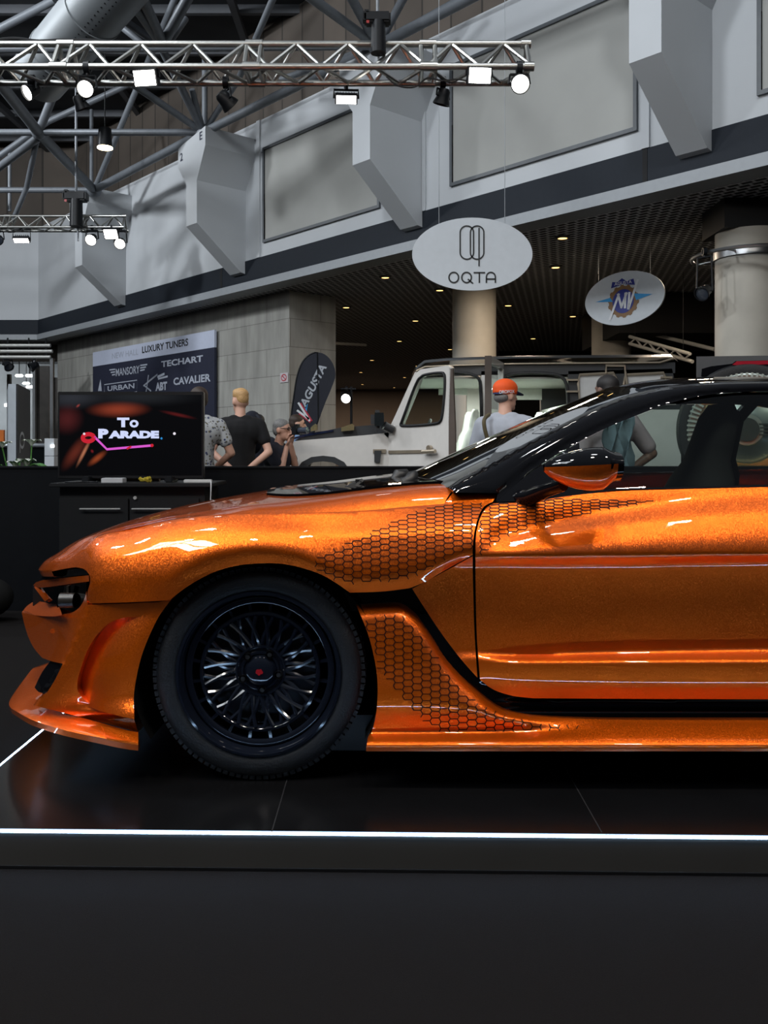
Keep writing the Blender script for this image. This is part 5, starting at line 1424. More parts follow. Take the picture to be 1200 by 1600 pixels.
# 1 man in floral shirt, half hidden by the screen
Xp = lambda px, D: (px-600)/F*D
person('man in a white floral short-sleeved shirt, half hidden behind the screen', Xp(311, 8.5), 8.5, 1.77, 25, {'L': hang(-1), 'R': ((.30, -.03, 1.14), (.20, .17, 1.0), (-.5, 1, 0))}, SKIN2, floral(), DENIM, BROWNH, headturn=10)
# 2 fair-haired man in black
def behind(sd): return ((.285*sd, -.075, 1.13), (.085*sd, -.19, .965), (-.75*sd, -.1, -.45))
p2 = person('fair-haired man in a black t-shirt standing with hands clasped behind his back', Xp(375.5, 9.3), 9.3, 1.80, 8, {'L': behind(-1), 'R': behind(1)}, SKIN, BLACKT, DENIM, BLOND, headturn=28, hairshape='quiff', slim=1.08)
bk = thing('backpack', 'black backpack rising behind the right shoulder of the fair-haired man', 'backpack', (Xp(397, 9.75), 9.75, 0))
mb = MB(); c = P(394, 676, 9.72); mb.ball(c, (.14, .10, .24), 20, 14); mb.build('bag', NAVYT, bk, 60)
mb = MB(); mb.tube(cr3([P(399, 648, 9.7), P(406, 655, 9.62), P(412, 672, 9.6), P(421, 690, 9.62)], 5), .016, 8); mb.build('strap', NAVYT, bk, 60)
# the bag is carried by a companion further on, standing with his back turned
person('man in dark clothes wearing a backpack, mostly hidden behind the fair-haired man', Xp(396, 10.15), 10.15, 1.60, -10, {'L': hang(-1), 'R': hang(1)}, SKIN2, NAVYT, NAVYT, DARKH, lean=.25)
# 3 photographer
def x3(root, M, Hd, T, Rh, hs):
    eyes(root, M, Hd, Rh, hs)
    mb = MB()
    for q in (1, -1): mb.tube([Hd(.032*q+.024*math.cos(t), .100, .018+.018*math.sin(t)) for t in [2*PI*k/16 for k in range(16)]], .003, 5, closed=True); mb.tube([Hd(.056*q, .098, .02), Hd(.08*q, .0, .02)], .003, 5)
    o = mb.build('spectacles', INK, root, 60, local=True); o.data.transform(M)
p3 = person('grey-haired photographer with glasses holding a camera to his eye', Xp(428, 9.75), 9.75, 1.68, -115, {'L': ((-.13, .20, 1.06), (-.05, .19, 1.30), (.3, .3, .9)), 'R': ((.19, .21, .99), (.075, .215, 1.27), (-.1, .35, .95))}, SKIN2, NAVYT, DENIM, GREYH, drop=.17, lean=.12, sleeve=.6, headturn=6, extras=x3)
r, M, Hd, T = p3; q = r.location+(M @ Hd(.0, .185, -.005)); fw = (M.to_3x3() @ V((0, 1, 0))).normalized(); sd_ = (M.to_3x3() @ V((1, 0, 0))).normalized()
cm_ = thing('photo_camera', 'black camera held up by the grey-haired photographer', 'camera', q)
mb = MB(); mb.obox(q, sd_, fw, UP, (.13, .05, .09)); mb.obox(q+UP*.055, sd_, fw, UP, (.05, .045, .03)); mb.build('camera_body', LAMPB, cm_, 20)
mb = MB(); mb.cyl(q+fw*.02, q+fw*.13, .034, .038, n=20); mb.build('lens', LAMPOFF, cm_, 40)
# 4 bearded man
def x4(root, M, Hd, T, Rh, hs):
    eyes(root, M, Hd, Rh, hs)
    Bd = Blob(); Bd.ell(Hd(0, .038, -.075), (.062*hs, .066*hs, .055*hs), Rh); Bd.done('beard', BROWNH, root, M, .009, 2)
person('bearded brown-haired man in a light blue shirt, in profile beyond the pale car bonnet', Xp(462, 12.45), 12.45, 1.64, -78, {'L': hang(-1), 'R': hang(1)}, SKIN, mat('light blue cotton', (.16, .27, .46), .9), DENIM, BROWNH, headscale=1.13, extras=x4)
# 5 man with the orange cap
ORANGE = mat('orange cap cloth', (.85, .095, .008), .7, var=.05); CAPB = mat('cap brim navy', (.02, .03, .10), .7)
def x5(root, M, Hd, T, Rh, hs):
    B = Blob(); B.ell(Hd(0, -.004, .062), (.092, .112, .082), Rh); B.ell(Hd(0, -.004, .035), (.093, .113, .045), Rh); c = B.done('cap', ORANGE, root, M, .010, 3)
    mb = MB(); rows = []
    for r in (0, .5, 1):
        rows.append([Hd((.085+.0*r)*math.cos(t)*(1-.1*r), .09*math.sin(t)+.085*r*math.sin(t)+.01, .042-.028*r*math.sin(t)) for t in [PI*k/16 for k in range(17)]])
    mb.grid(rows); mb.grid([[p+V((0, 0, -.006)) for p in rr_] for rr_ in rows]); o = mb.build('brim', CAPB, c, 60, local=True); o.data.transform(M)
    mb = MB(); mb.grid([[Hd(.086*math.cos(t), -.004+.1075*math.sin(t), z) for t in [math.radians(228+84*k/12) for k in range(13)]] for z in (.012, .045)]); o = mb.build('back_strap', CAPB, c, 60, local=True); o.data.transform(M)
    mb = MB(); letters(mb, 'OROFOX', (0, 0, 0), (1, 0, 0), (0, 0, 1), .13, .026, bold=.02)
    vs = []
    for v in mb.v:
        a = math.radians(-28)+v.x/.105; vs.append(Hd(.0955*math.cos(a), -.004+.1155*math.sin(a), .030+v.z+.06*v.x))
    mb.v = vs; o = mb.build('cap_lettering', CW, c, 0, local=True); o.data.transform(M)
SHIRTW = mat('pale grey cotton', (.36, .38, .43), .9, var=.08, bump=.25, bscale=9)
person('man in an orange cap and pale grey t-shirt standing at the open pale car', Xp(789, 7.2), 7.2, 1.735, -22, {'L': ((-.27, .02, 1.13), (-.26, .16, .95), (0, .6, -.8)), 'R': ((.26, .05, 1.13), (.2, .25, 1.0), (-.2, 1, 0))}, SKIN, SHIRTW, DENIM, GREYH, headturn=-34, hairshape='fringe', sleeve=.75, slim=1.05, extras=x5)
st = MB(); st.tube(cr3([P(764, 648, 7.15), P(757, 655, 7.05), P(757, 668, 7.03), P(763, 690, 7.04), P(775, 725, 7.05)], 4), .016, 8)
tag(st.build('shoulder_strap', mat('khaki webbing', (.10, .08, .04), .8)), 'khaki bag strap over the left shoulder of the man in the orange cap', 'strap')
# 6 dark-haired man behind the roof
PINKT = mat('pinkish grey cotton', (.34, .27, .29), .9, var=.08)
TATT = mat('tattooed skin', (.16, .085, .06), .55, var=.5, scale=30)
person('dark-haired man in a pinkish grey t-shirt seen over and through the orange coupe', Xp(950, 7.05), 7.05, 1.765, 12, {'L': hang(-1), 'R': ((.345, -.06, 1.15), (.13, -.02, .985), (-.9, .1, -.2))}, TATT, PINKT, BLACKT, DARKH, headturn=15, sleeve=.78)
jk = MB(); rows = []
for k in range(13):
    t = k/12; x = 945+44*t
    rows.append([P(x+4*math.sin(j*1.3+k), 640+(100)*j/8+3*math.sin(k*.9), 6.83-.02*math.sin(k*1.7+j*.5)) for j in range(9)])
jk.grid(rows); jk.grid([[p+V((0, .03, 0)) for p in r_] for r_ in rows])
tag(jk.build('jacket', mat('grey blue cloth', (.13, .18, .21), .9, var=.15), None, 60), 'grey-blue jacket draped at the side of the dark-haired man, seen through the coupe window', 'jacket')

# ================================================================ SCREEN AND CABINET
DV = 5.95; kv = DV/F
tv = thing('television', 'large flat television with an event title on a black cabinet', 'television', (P(204, 700, DV).x, DV, P(0, 755, DV).z))
mb = MB(); a, b = P(90, 612, DV), P(318, 748, DV); cc = (a+b)/2; mb.box((cc.x, DV+.025, cc.z), (b.x-a.x, .05, a.z-b.z), bevel=.004); mb.build('casing', mat('tv casing', (.006, .006, .007), .35), tv, 40)
def screen_mat():
    m = bpy.data.materials.new('screen picture'); m.use_nodes = True; nt = m.node_tree; b = nt.nodes['Principled BSDF']
    b.inputs['Base Color'].default_value = (.004, .004, .005, 1); b.inputs['Roughness'].default_value = .12
    tc = nt.nodes.new('ShaderNodeTexCoord'); last = None
    for px, py, sx, sy, rot, col in ((185, 640, 56, 15, 1, (.55, .085, .035)), (105, 655, 30, 28, 20, (.14, .02, .02)), (110, 622, 60, 22, 0, (.055, .06, .075)), (215, 620, 120, 18, 0, (.03, .034, .04)), (278, 648, 34, 4, -12, (.20, .015, .015)),
                                     (118, 706, 13, 40, -36, (.24, .04, .02)), (131, 707, 4, 30, -27, (.95, .35, .18)), (152, 716, 7, 22, -52, (.6, .11, .03)), (122, 634, 5, 2.5, 40, (.6, .08, .06)), (144, 705, 3, 4, 30, (.4, .02, .03))):
        mp = nt.nodes.new('ShaderNodeMapping'); mp.vector_type = 'TEXTURE'
        mp.inputs['Location'].default_value = ((px-204)*kv, 0, (680-py)*kv); mp.inputs['Rotation'].default_value = (0, math.radians(-rot), 0); mp.inputs['Scale'].default_value = (sx*kv, 1e3, sy*kv)
        nt.links.new(tc.outputs['Object'], mp.inputs['Vector'])
        ln = nt.nodes.new('ShaderNodeVectorMath'); ln.operation = 'LENGTH'; nt.links.new(mp.outputs[0], ln.inputs[0])
        mr = nt.nodes.new('ShaderNodeMapRange'); mr.interpolation_type = 'SMOOTHSTEP'; mr.inputs['From Min'].default_value = 1; mr.inputs['From Max'].default_value = .0; nt.links.new(ln.outputs['Value'], mr.inputs['Value'])
        sc = nt.nodes.new('ShaderNodeVectorMath'); sc.operation = 'SCALE'; sc.inputs[0].default_value = col; nt.links.new(mr.outputs[0], sc.inputs['Scale'])
        if last is None: last = sc
        else:
            ad = nt.nodes.new('ShaderNodeVectorMath'); ad.operation = 'ADD'; nt.links.new(last.outputs[0], ad.inputs[0]); nt.links.new(sc.outputs[0], ad.inputs[1]); last = ad
    nt.links.new(last.outputs[0], b.inputs['Emission Color']); b.inputs['Emission Strength'].default_value = .42
    return m
so = P(204, 680, DV-.001)
me = bpy.data.meshes.new('screen'); w2, h2 = 111*kv, 63*kv; me.from_pydata([(-w2, 0, -h2), (w2, 0, -h2), (w2, 0, h2), (-w2, 0, h2)], [], [[0, 1, 2, 3]]); me.materials.append(screen_mat())
sc_ = bpy.data.objects.new('screen', me); COL.objects.link(sc_); sc_.parent = tv; sc_.location = so-ORIG[tv.name]; ORIG[sc_.name] = so
EM = lambda n, c, s: mat(n, (0, 0, 0), .4, emit=c, estr=s, var=0)
def tp(x, y, l=.003): return P(x, y, DV-l)
mb = MB(); X_ = (1, 0, 0)
letters(mb, 'T', tp(192.5, 660), X_, UP, 19*kv, 15*kv, bold=.06); letters(mb, 'O', tp(209.5, 662), X_, UP, 14*kv, 12*kv, bold=.07)
letters(mb, 'P', tp(161.5, 677.5), X_, UP, 16*kv, 15*kv, bold=.07); letters(mb, 'ARADE', tp(209, 679), X_, UP, 79*kv, 12*kv, bold=.07)
mb.build('title', EM('screen white', (.62, .68, .95), 1.0), sc_, 0)
mb = MB(); ribbon(mb, [tp(147, 682), tp(167, 702), tp(238, 696)], 3.6*kv, (0, 1, 0)); mb.build('pink_line', EM('screen pink', (.85, .12, .75), .8), sc_, 0)
mb = MB(); ribbon(mb, [tp(138+8.5*math.cos(t)+1.5*math.sin(t), 684+5.5*math.sin(t)-1.2*math.cos(t)) for t in [2*PI*k/30 for k in range(31)]], 6.5*kv, (0, 1, 0)); ribbon(mb, [tp(198, 701.5, .004), tp(205, 697.5, .004)], 3*kv, (0, 1, 0)); flat(mb, [tp(237.5+2.6*math.cos(2*PI*k/14), 696+2.6*math.sin(2*PI*k/14), .004) for k in range(14)]); mb.build('red_ring', EM('screen red', (.7, .01, .03), .8), sc_, 0)
mb = MB()
for x, y, r in ((131.5, 678, 2), (272.5, 677.5, 2.2)): flat(mb, [tp(x+r*math.cos(2*PI*k/14), y+r*math.sin(2*PI*k/14)) for k in range(14)])
mb.build('white_dots', EM('screen dot', (.9, .85, .95), .9), sc_, 0)
mb = MB(); flat(mb, [tp(252.3+1.7*math.cos(2*PI*k/14), 685+1.7*math.sin(2*PI*k/14)) for k in range(14)]); mb.build('blue_dot', EM('screen blue', (.02, .30, .75), .8), sc_, 0)
zc0 = P(0, 755, 5.78).z
for x in (140, 268):
    mb = MB(); q = P(x, 752, DV+.02); mb.box((q.x, q.y, zc0+.02), (.05, .18, .04), bevel=.006); mb.build('stand_foot', LAMPB, tv)
DCB = 5.78
cb = thing('cabinet', 'black two-door cabinet with slim chrome handles carrying the television', 'cabinet', (P(206, 700, DCB).x, DCB, 0))
CABM = mat('black laminate', (.0065, .007, .008), .4, var=.1); CHR = mat('chrome bar', (.55, .56, .55), .35, .5)
zt = P(0, 755, DCB).z
mb = MB(); a, b = P(79, 755, DCB).x, P(332, 755, DCB).x; mb.box(((a+b)/2, DCB+.24, zt-.012), (b-a, .54, .024), bevel=.004); mb.build('top_board', CABM, cb)
mb = MB(); a, b = P(90, 760, DCB).x, P(318, 755, DCB).x; mb.box(((a+b)/2, DCB+.27, (zt-.024)/2), (b-a, .46, zt-.03)); mb.build('carcass', CABM, cb)
for xa, xb, ha, hb in ((91, 199, 125, 189), (201.5, 310, 206, 268)):
    mb = MB(); a, b = P(xa, 0, DCB).x, P(xb, 0, DCB).x; mb.box(((a+b)/2, DCB+.025, zt/2-.03), (b-a, .02, zt-.14), bevel=.002); d_ = mb.build('cabinet_door', CABM, cb)
    mb = MB(); q = P((ha+hb)/2, 795, DCB); mb.box((q.x, DCB-.012, q.z), ((hb-ha)*DCB/F, .012, .010), bevel=.003)
    for h_ in (ha+5, hb-5): mb.cyl((P(h_, 0, DCB).x, DCB+.016, q.z), (P(h_, 0, DCB).x, DCB-.01, q.z), .004)
    mb.build('door_handle', CHR, d_)
    if xa > 150: mb = MB(); q = P(210.5, 778, DCB); mb.cyl((q.x, DCB+.016, q.z), (q.x, DCB+.002, q.z), .011, n=16); mb.build('lock', CHR, d_)
# things on the cabinet
q = P(178, 0, DCB+.06); mb = MB(); mb.box((q.x, q.y, zt+.016), (.14, .09, .032), bevel=.003); tag(mb.build('small_box', mat('white card', (.42, .43, .45), .6)), 'small white box on the cabinet below the television', 'box')
a, b = P(148, 0, DCB+.22).x, P(246, 0, DCB+.22).x; mb = MB(); mb.cyl((a, DCB+.28, zt+.024), (b, DCB+.28, zt+.024), .023, n=20); ro = tag(mb.build('paper_roll', mat('cream gold paper', (.38, .30, .20), .5, var=.4, scale=9)), 'cream and gold paper roll lying on the cabinet behind the white box', 'paper roll')
mb = MB(); q = P(226, 0, DCB+.05); random.seed(3)
for k in range(9): mb.box((q.x+random.uniform(-.03, .03), q.y+random.uniform(-.02, .02), zt+.018+random.uniform(-.004, .012)), (.03, .02, .02), Matrix.Rotation(random.uniform(0, 3), 3, (random.random()+.1, random.random(), random.random())), bevel=.003)
tag(mb.build('crumpled_wrapper', mat('yellow foil', (.45, .36, .04), .35, .3)), 'shiny yellow crumpled wrapper on the cabinet', 'wrapper')
a, b = P(288, 0, DCB+.05).x, P(331, 0, DCB+.05).x
ps = thing('power_strip', 'white power strip at the right end of the cabinet top with its cord hanging down', 'power strip', ((a+b)/2, DCB+.05, zt))
mb = MB(); mb.box(((a+b)/2, DCB+.05, zt+.011), (b-a, .05, .022), bevel=.004); mb.build('socket_bar', mat('white plastic', (.5, .5, .5), .4), ps)
mb = MB(); mb.tube(cr3([V((b-.01, DCB+.05, zt+.012)), V((b+.008, DCB-.02, zt+.006)), V((b+.012, DCB-.045, zt-.06)), V((b+.008, DCB-.045, zt-.2)), V((b+.01, DCB-.04, zt-.5))], 5), .0035, 6); mb.build('cord', mat('white plastic', (.5, .5, .5), .4), ps, 60)
mb = MB(); mb.tube(cr3([V((P(100, 0, DCB).x, DCB+.02, zt+.006)), V((P(118, 0, DCB).x, DCB+.0, zt+.006)), V((P(136, 0, DCB).x, DCB+.05, zt+.006)), V((P(150, 0, DCB).x, DCB+.03, zt+.006))], 5), .005, 6)
tag(mb.build('black_cable', LAMPB, None, 60), 'black cable lying on the left end of the cabinet top', 'cable')
q = P(-2, 915, 6.2); bg = thing('duffel_bag', 'black bag slumped on the floor at the left edge by the barrier', 'bag', (q.x, q.y, 0)); mb = MB(); mb.ball((q.x-.12, q.y, .17), (.22, .14, .15), 18, 12); mb.build('bag_body', INNER, bg, 60)
mb = MB(); mb.tube(cr3([V((q.x-.22, q.y-.12, .26)), V((q.x-.15, q.y-.15, .36)), V((q.x-.05, q.y-.14, .34)), V((q.x-.02, q.y-.12, .24))], 5), .012, 6); mb.build('bag_handle', INNER, bg, 60)

# ================================================================ PALE BOXY OFF-ROAD CAR
DG = 10.1; DGF = 11.95
gw = thing('off_road_car', 'pearl white boxy off-road car with front and rear doors open behind the barrier', 'car', (P(760, 0, DG).x, 11.0, 0))
PEARL = mat('pearl white paint', (.74, .71, .67), .35, coat=.8, var=.03); GREYP = mat('graphite paint', (.045, .047, .05), .3, coat=.8, var=.03); CREAM = mat('champagne trim', (.45, .38, .29), .3, .6); PALE = mat('pale leather', (.62, .65, .60), .6, var=.05)
RUB = mat('rubber seal', (.012, .012, .013), .6)
def g(x, y, D=DG): return P(x, y, DG)+V((0, D-DG, 0))
def gpr(mb, poly, D0, D1): return mb.prism([g(x, y, D0) for x, y in poly], (0, D1-D0, 0))
arch = [(452, 800), (454, 765), (461, 738), (472, 722), (487, 714), (505, 712), (523, 714), (538, 722), (549, 738), (555, 765), (557, 800)]
rarch = [(x+447, y) for x, y in arch]
FT = [(446, 692), (470, 688), (520, 684), (570, 680), (607, 676)]
def sidewall(D0, D1, near):
    mb = MB(); gpr(mb, [(441, 800), (441, 700)]+FT+[(607, 800)]+arch[::-1], D0, D1); mb.build('front_wing', PEARL, gw, 30)
    mb = MB(); gpr(mb, [(600, 678), (607, 672), (648, 582), (660, 573), (668, 582), (656, 586), (617, 680), (612, 690)], D0, D1); mb.build('windscreen_pillar', PEARL, gw, 30)
    mb = MB(); gpr(mb, [(752, 580), (781, 580), (781, 800), (752, 800)], D0, D1); mb.build('door_post', PEARL, gw, 30)
    mb = MB(); gpr(mb, [(660, 573), (1055, 566), (1055, 583), (664, 587)], D0, D1); mb.build('roof_rail', PEARL if not near else GREYP, gw, 30)
    mb = MB(); gpr(mb, [(607, 770), (890, 770), (890, 800), (607, 800)], D0, D1); mb.build('sill', PEARL, gw, 30)
    mb = MB(); gpr(mb, [(888, 640), (1064, 640), (1064, 800)]+rarch[::-1]+[(888, 800)], D0, D1); mb.build('rear_wing', PEARL, gw, 30)
    mb = MB(); gpr(mb, [(888, 580), (1050, 576), (1064, 640), (888, 640)], D0, D1); mb.build('rear_side_panel', GREYP, gw, 30)
sidewall(DG, DG+.09, True); sidewall(DGF-.09, DGF, False)
# flares, sills
for ar in (arch, rarch):
    mb = MB(); pts = [g(x, y, DG-.03) for x, y in ar]; cx = ar[5][0]
    out = [g(cx+(x-cx)*1.0, y, DG-.05) for x, y in ar]; inn = [g(cx+(x-cx)*.86, 800-(800-y)*.90, DG-.05) for x, y in ar]; ou2 = [g(x, y, DG+.01) for x, y in ar]; in2 = [g(cx+(x-cx)*.86, 800-(800-y)*.90, DG+.06) for x, y in ar]
    mb.grid([ou2, out, inn, in2]); mb.build('wheel_flare', GREYP, gw, 40)
for nm, poly, m in (('bonnet', [(458, 688), (475, 680), (530, 668), (600, 662), (606, 672), (600, 678), (520, 684), (470, 690)], GREYP),):
    mb = MB(); gpr(mb, poly, DG+.12, DGF-.12); mb.build(nm, m, gw, 30)
mb = MB(); gpr(mb, [(441, 800), (441, 700), (450, 692), (460, 692), (460, 800)], DG+.05, DGF-.05); mb.build('front_mask', PEARL, gw, 30)
mb = MB(); gpr(mb, [(455, 684), (480, 677), (520, 671), (520, 674), (480, 681), (455, 687)], DG+.10, DG+.13); mb.build('bonnet_edge_trim', mat('blue chrome', (.10, .16, .40), .2, 1.0), gw, 30)
for x, w_ in ((543, 20), (490, 10)):
    mb = MB(); gpr(mb, [(x-w_/2, 674), (x-w_/2, 668), (x+w_/2-3, 662), (x+w_/2, 664), (x+w_/2, 672)], DG+.02, DG+.14); mb.build('indicator_lamp', mat('amber chrome', (.60, .52, .28), .2, .8), gw, 30)
mb = MB(); gpr(mb, [(583, 702), (603, 702), (603, 708), (583, 708)], DG-.02, DG+.01); mb.build('bracket', CREAM, gw); mb = MB(); gpr(mb, [(585, 704), (596, 704), (594, 722), (585, 722)], DG-.05, DG+.0); mb.build('side_lamp', GREYP, gw)
# roof and rain gutter
mb = MB(); rows = []
for D_, dz in ((DG-.0, 0), (DG+.05, .035), (DG+.3, .055), (11.0, .065), (DGF-.3, .055), (DGF-.05, .035), (DGF, 0)):
    rows.append([g(x, y, D_)+V((0, 0, dz)) for x, y in ((650, 578), (664, 567), (700, 563.5), (800, 560), (1050, 558), (1060, 566))])
mb.grid(rows); mb.build('roof', GREYP, gw, 50)
mb = MB(); mb.tube([g(x, y, DG-.02) for x, y in ((650, 580), (664, 573.5), (705, 571.5), (800, 569), (1030, 567), (1052, 560))], .012, 8); mb.build('rain_gutter', CREAM, gw, 50)
mb = MB(); mb.box((g(850, 0).x, 11.0, g(0, 590).z), (2.9, 1.7, .02)); mb.build('headliner', PALE, gw)
mb = MB(); mb.box((g(775, 0).x, 11.0, g(0, 785).z), (2.6, 1.66, .06)); mb.box((g(612, 0).x, 11.0, g(0, 740).z), (.1, 1.66, .75)); mb.box((g(895, 0).x, 11.0, g(0, 700).z), (.10, 1.66, 1.0)); mb.build('cabin_floor', PALE, gw)
mb = MB(); gpr(mb, [(610, 672), (640, 668), (655, 690), (650, 730), (610, 735)], DG+.15, DGF-.15); mb.build('dashboard', PALE, gw, 30)
# windscreen
mb = MB(); a, b = g(610, 674, DG+.09), g(655, 580, DG+.09); mb.grid([[a, b], [a+V((0, 1.67, 0)), b+V((0, 1.67, 0))]]); mb.build('windscreen', glass_mat('pale glass', (.80, .88, .84), 1.0), gw)
for x0 in (735, 860):
    for yc in (10.62, 11.45):
        mb = MB(); q = g(x0, 0, yc); rows = []
        for s, w_, d_, dx in ((0, .23, .09, -.05), (.3, .25, .1, .02), (.62, .24, .08, .07), (.70, .13, .06, .085), (.74, .13, .06, .09), (.95, .12, .05, .11), (1.0, .07, .03, .11)):
            rows.append([V((q.x+dx+d_*math.copysign(abs(math.cos(t))**.6, math.cos(t)), yc+w_*math.copysign(abs(math.sin(t))**.6, math.sin(t)), .86+s*.80)) for t in [2*PI*k/16 for k in range(16)]])
        mb.grid(rows, closed=True); mb.add(rows[-1], [list(range(16))]); mb.box((q.x-.25, yc, .86), (.5, .48, .16), bevel=.05); mb.build('seat', PALE, gw, 60)
mb = MB(); q = g(668, 672, 10.6); mb.tube([q+V((.06*math.sin(t), .18*math.cos(t), .18*math.sin(t)-.05)) for t in [2*PI*k/24 for k in range(24)]], .016, 8, closed=True); mb.build('steering_wheel', RUB, gw)
# far side doors closed
for xa, xb in ((660, 752), (781, 888)):
    mb = MB(); gpr(mb, [(xa-40 if xa < 700 else xa, 690), (xb, 690), (xb, 790), (xa-40 if xa < 700 else xa, 790)], DGF-.09, DGF-.02); mb.build('far_door', PALE, gw)
mb = MB()
for poly in ([(781, 587), (888, 587), (888, 612), (781, 612)], [(781, 612), (828, 612), (828, 692), (781, 692)], [(700, 587), (752, 587), (752, 603), (700, 603)]): gpr(mb, poly, DGF-.16, DGF-.10)
mb.build('cabin_lining', PALE, gw, 20)
# door frame seals on the near side
for pts in ([(617, 690), (660, 590), (735, 585), (748, 592), (751, 610), (751, 790)], [(784, 790), (784, 600), (790, 588), (870, 586), (882, 594), (886, 610), (886, 790)]):
    mb = MB(); mb.tube([g(x, y, DG-.012) for x, y in cr(pts, 6)], .020, 6); mb.build('door_seal', RUB, gw, 60)
# cargo windows with champagne frames
for xa, xb in ((905, 958), (976, 1036)):
    mb = MB(); gpr(mb, [(xa, 588), (xb, 585), (xb+2, 622), (xa, 625)], DG-.012, DG); w_ = mb.build('cargo_window', mat('white blind', (.55, .55, .54), .5), gw)
    mb = MB(); mb.tube([g(x, y, DG-.02) for x, y in ((xa, 586), (xb, 583), (xb+3, 590), (xb+3, 624), (xa, 627), (xa-2, 600))], .016, 6, closed=True); mb.build('window_frame', CREAM, w_)
mb = MB(); mb.tube([g(x, y, DG-.03) for x, y in ((946, 584), (946, 572), (975, 572), (977, 590), (982, 625), (985, 660))], .016, 6); mb.build('ladder_bar', CREAM, gw, 60)
for x, y in ((893, 594), (893, 612), (1040, 590)):
    mb = MB(); mb.box(g(x, y, DG-.02), (.13, .04, .02)); mb.build('hinge', CREAM, gw)
# front door, swung out
def dpt(px, py, l=0.0):
    q = px-600; u = (10.1*q-70)/(952+.733*q); D_ = 10.1-.733*u
    return V((.05+.68*u, D_, H-(py-700)/F*D_))+V((.733, .68, 0))*l
dn = V((.733, .68, 0))
mb = MB(); skin_ = [(607, 671), (650, 583), (657, 577), (700, 571), (704, 574), (701, 672), (700, 800), (607, 795)]
hole = [(626, 664), (655, 592), (661, 587), (693, 583), (695, 586), (690, 656), (687, 660), (629, 665)]
# frame pieces around the window opening
gd = MB(); gd.prism([dpt(*p) for p in [(607, 671), (626, 664), (629, 665), (687, 660), (690, 656), (701, 660), (701, 800), (607, 795)]], dn*.06)
gd.prism([dpt(*p) for p in [(607, 671), (650, 583), (657, 577), (661, 587), (655, 592), (626, 664)]], dn*.06); gd.prism([dpt(*p) for p in [(657, 577), (700, 571), (704, 574), (695, 586), (693, 583), (661, 587)]], dn*.06); gd.prism([dpt(*p) for p in [(704, 574), (701, 660), (690, 656), (695, 586)]], dn*.06)
fdo = gd.build('front_door', PEARL, gw, 20)
mb = MB(); flat(mb, [dpt(*p, .03) for p in hole]); mb.build('door_window', glass_mat('pale glass', (.8, .88, .84)), fdo)
mb = MB(); mb.tube([dpt(*p, -.004) for p in cr(hole+[hole[0]], 4)], .016, 6); mb.build('window_seal', RUB, fdo, 60)
mb = MB(); flat(mb, []) if False else None; mb = MB(); mb.prism([dpt(*p, -.012) for p in ((608, 704), (662, 703), (662, 708), (608, 709))], dn*.012); mb.build('rub_strip', CREAM, fdo)
mb = MB(); mb.tube([dpt(*p, -.05) for p in ((665, 706), (685, 705))], .022, 8); mb.cyl(dpt(675, 700, -.02), dpt(675, 700, -.06), .03); mb.build('door_handle', CREAM, fdo, 40)
mb = MB(); mb.prism([dpt(*p, .062) for p in ((607, 680), (700, 672), (700, 800), (607, 795))], dn*.05); mb.prism([dpt(*p, .0) for p in ((702, 575), (707, 577), (711, 672), (711, 800), (701, 800), (700, 672))], dn*.02); mb.build('door_lining', mat('brown lining', (.10, .075, .06), .6), fdo)
smr = MB(); q = dpt(606, 656, -.16); smr.box(q, (.15, .13, .21), bevel=.05); smr.cyl(dpt(615, 672, -.02), dpt(612, 665, -.12), .05, n=12); sm_ = smr.build('side_mirror', GREYP, fdo, 40)
mb = MB(); mb.box(q+V((.02, -.066, .0)), (.10, .006, .15), bevel=.02); mb.build('mirror_glass', mat('mirror glass', (.6, .65, .62), .05, 1.0), sm_)
# rear door, swung right round
a = g(779, 0, DG-.02); dr_ = V((-.29, -.957, 0)); dn2 = V((-.957, .29, 0))
def rpt(u, z, l=0): return V((a.x, a.y, z))+dr_*u+dn2*l
zt_, zb2, zbelt = g(0, 568).z, .60, g(0, 668).z
mb = MB(); mb.prism([rpt(0, zb2), rpt(.86, zb2), rpt(.86, zbelt), rpt(0, zbelt)], -dn2*.07)
for u0, u1, z0, z1 in ((0, .06, zbelt, zt_), (.80, .86, zbelt, zt_), (.0, .86, zt_-.07, zt_)): mb.prism([rpt(u0, z0), rpt(u1, z0), rpt(u1, z1), rpt(u0, z1)], -dn2*.06)
rd = mb.build('rear_door', PEARL, gw, 20)
mb = MB(); mb.prism([rpt(.862, zb2), rpt(.862, zt_), rpt(.862, zt_, -.07), rpt(.862, zb2, -.07)], dr_*.006); mb.build('door_lining', mat('brown lining', (.10, .075, .06), .6), rd)
mb = MB(); flat(mb, [rpt(.06, zbelt, -.03), rpt(.80, zbelt, -.03), rpt(.80, zt_-.07, -.03), rpt(.06, zt_-.07, -.03)]); mb.build('door_window', glass_mat('pale glass', (.8, .88, .84)), rd)
# wheels
for x in (505, 952):
    for D_, s_ in ((DG-.03, 1), (DGF+.03, -1)):
        c = g(x, 0, D_); c.z = .43; mb = MB()
        mb.lathe([(.25, .02), (.30, 0), (.36, 0), (.41, .03), (.43, .08), (.43, .24), (.40, .29), (.25, .29)], c, (0, s_, 0), 48); w_ = mb.build('wheel', TYRE, gw, 50)
        mb = MB(); mb.lathe([(.25, .0), (.23, .06), (.10, .05), (0, .04)], c+V((0, .01*s_, 0)), (0, s_, 0), 40)
        for k in range(8): t = 2*PI*k/8; mb.cyl(c+V((.05*math.cos(t), .03*s_, .05*math.sin(t))), c+V((.24*math.cos(t), .02*s_, .24*math.sin(t))), .025, n=6)
        mb.build('rim', RIM, w_, 40)

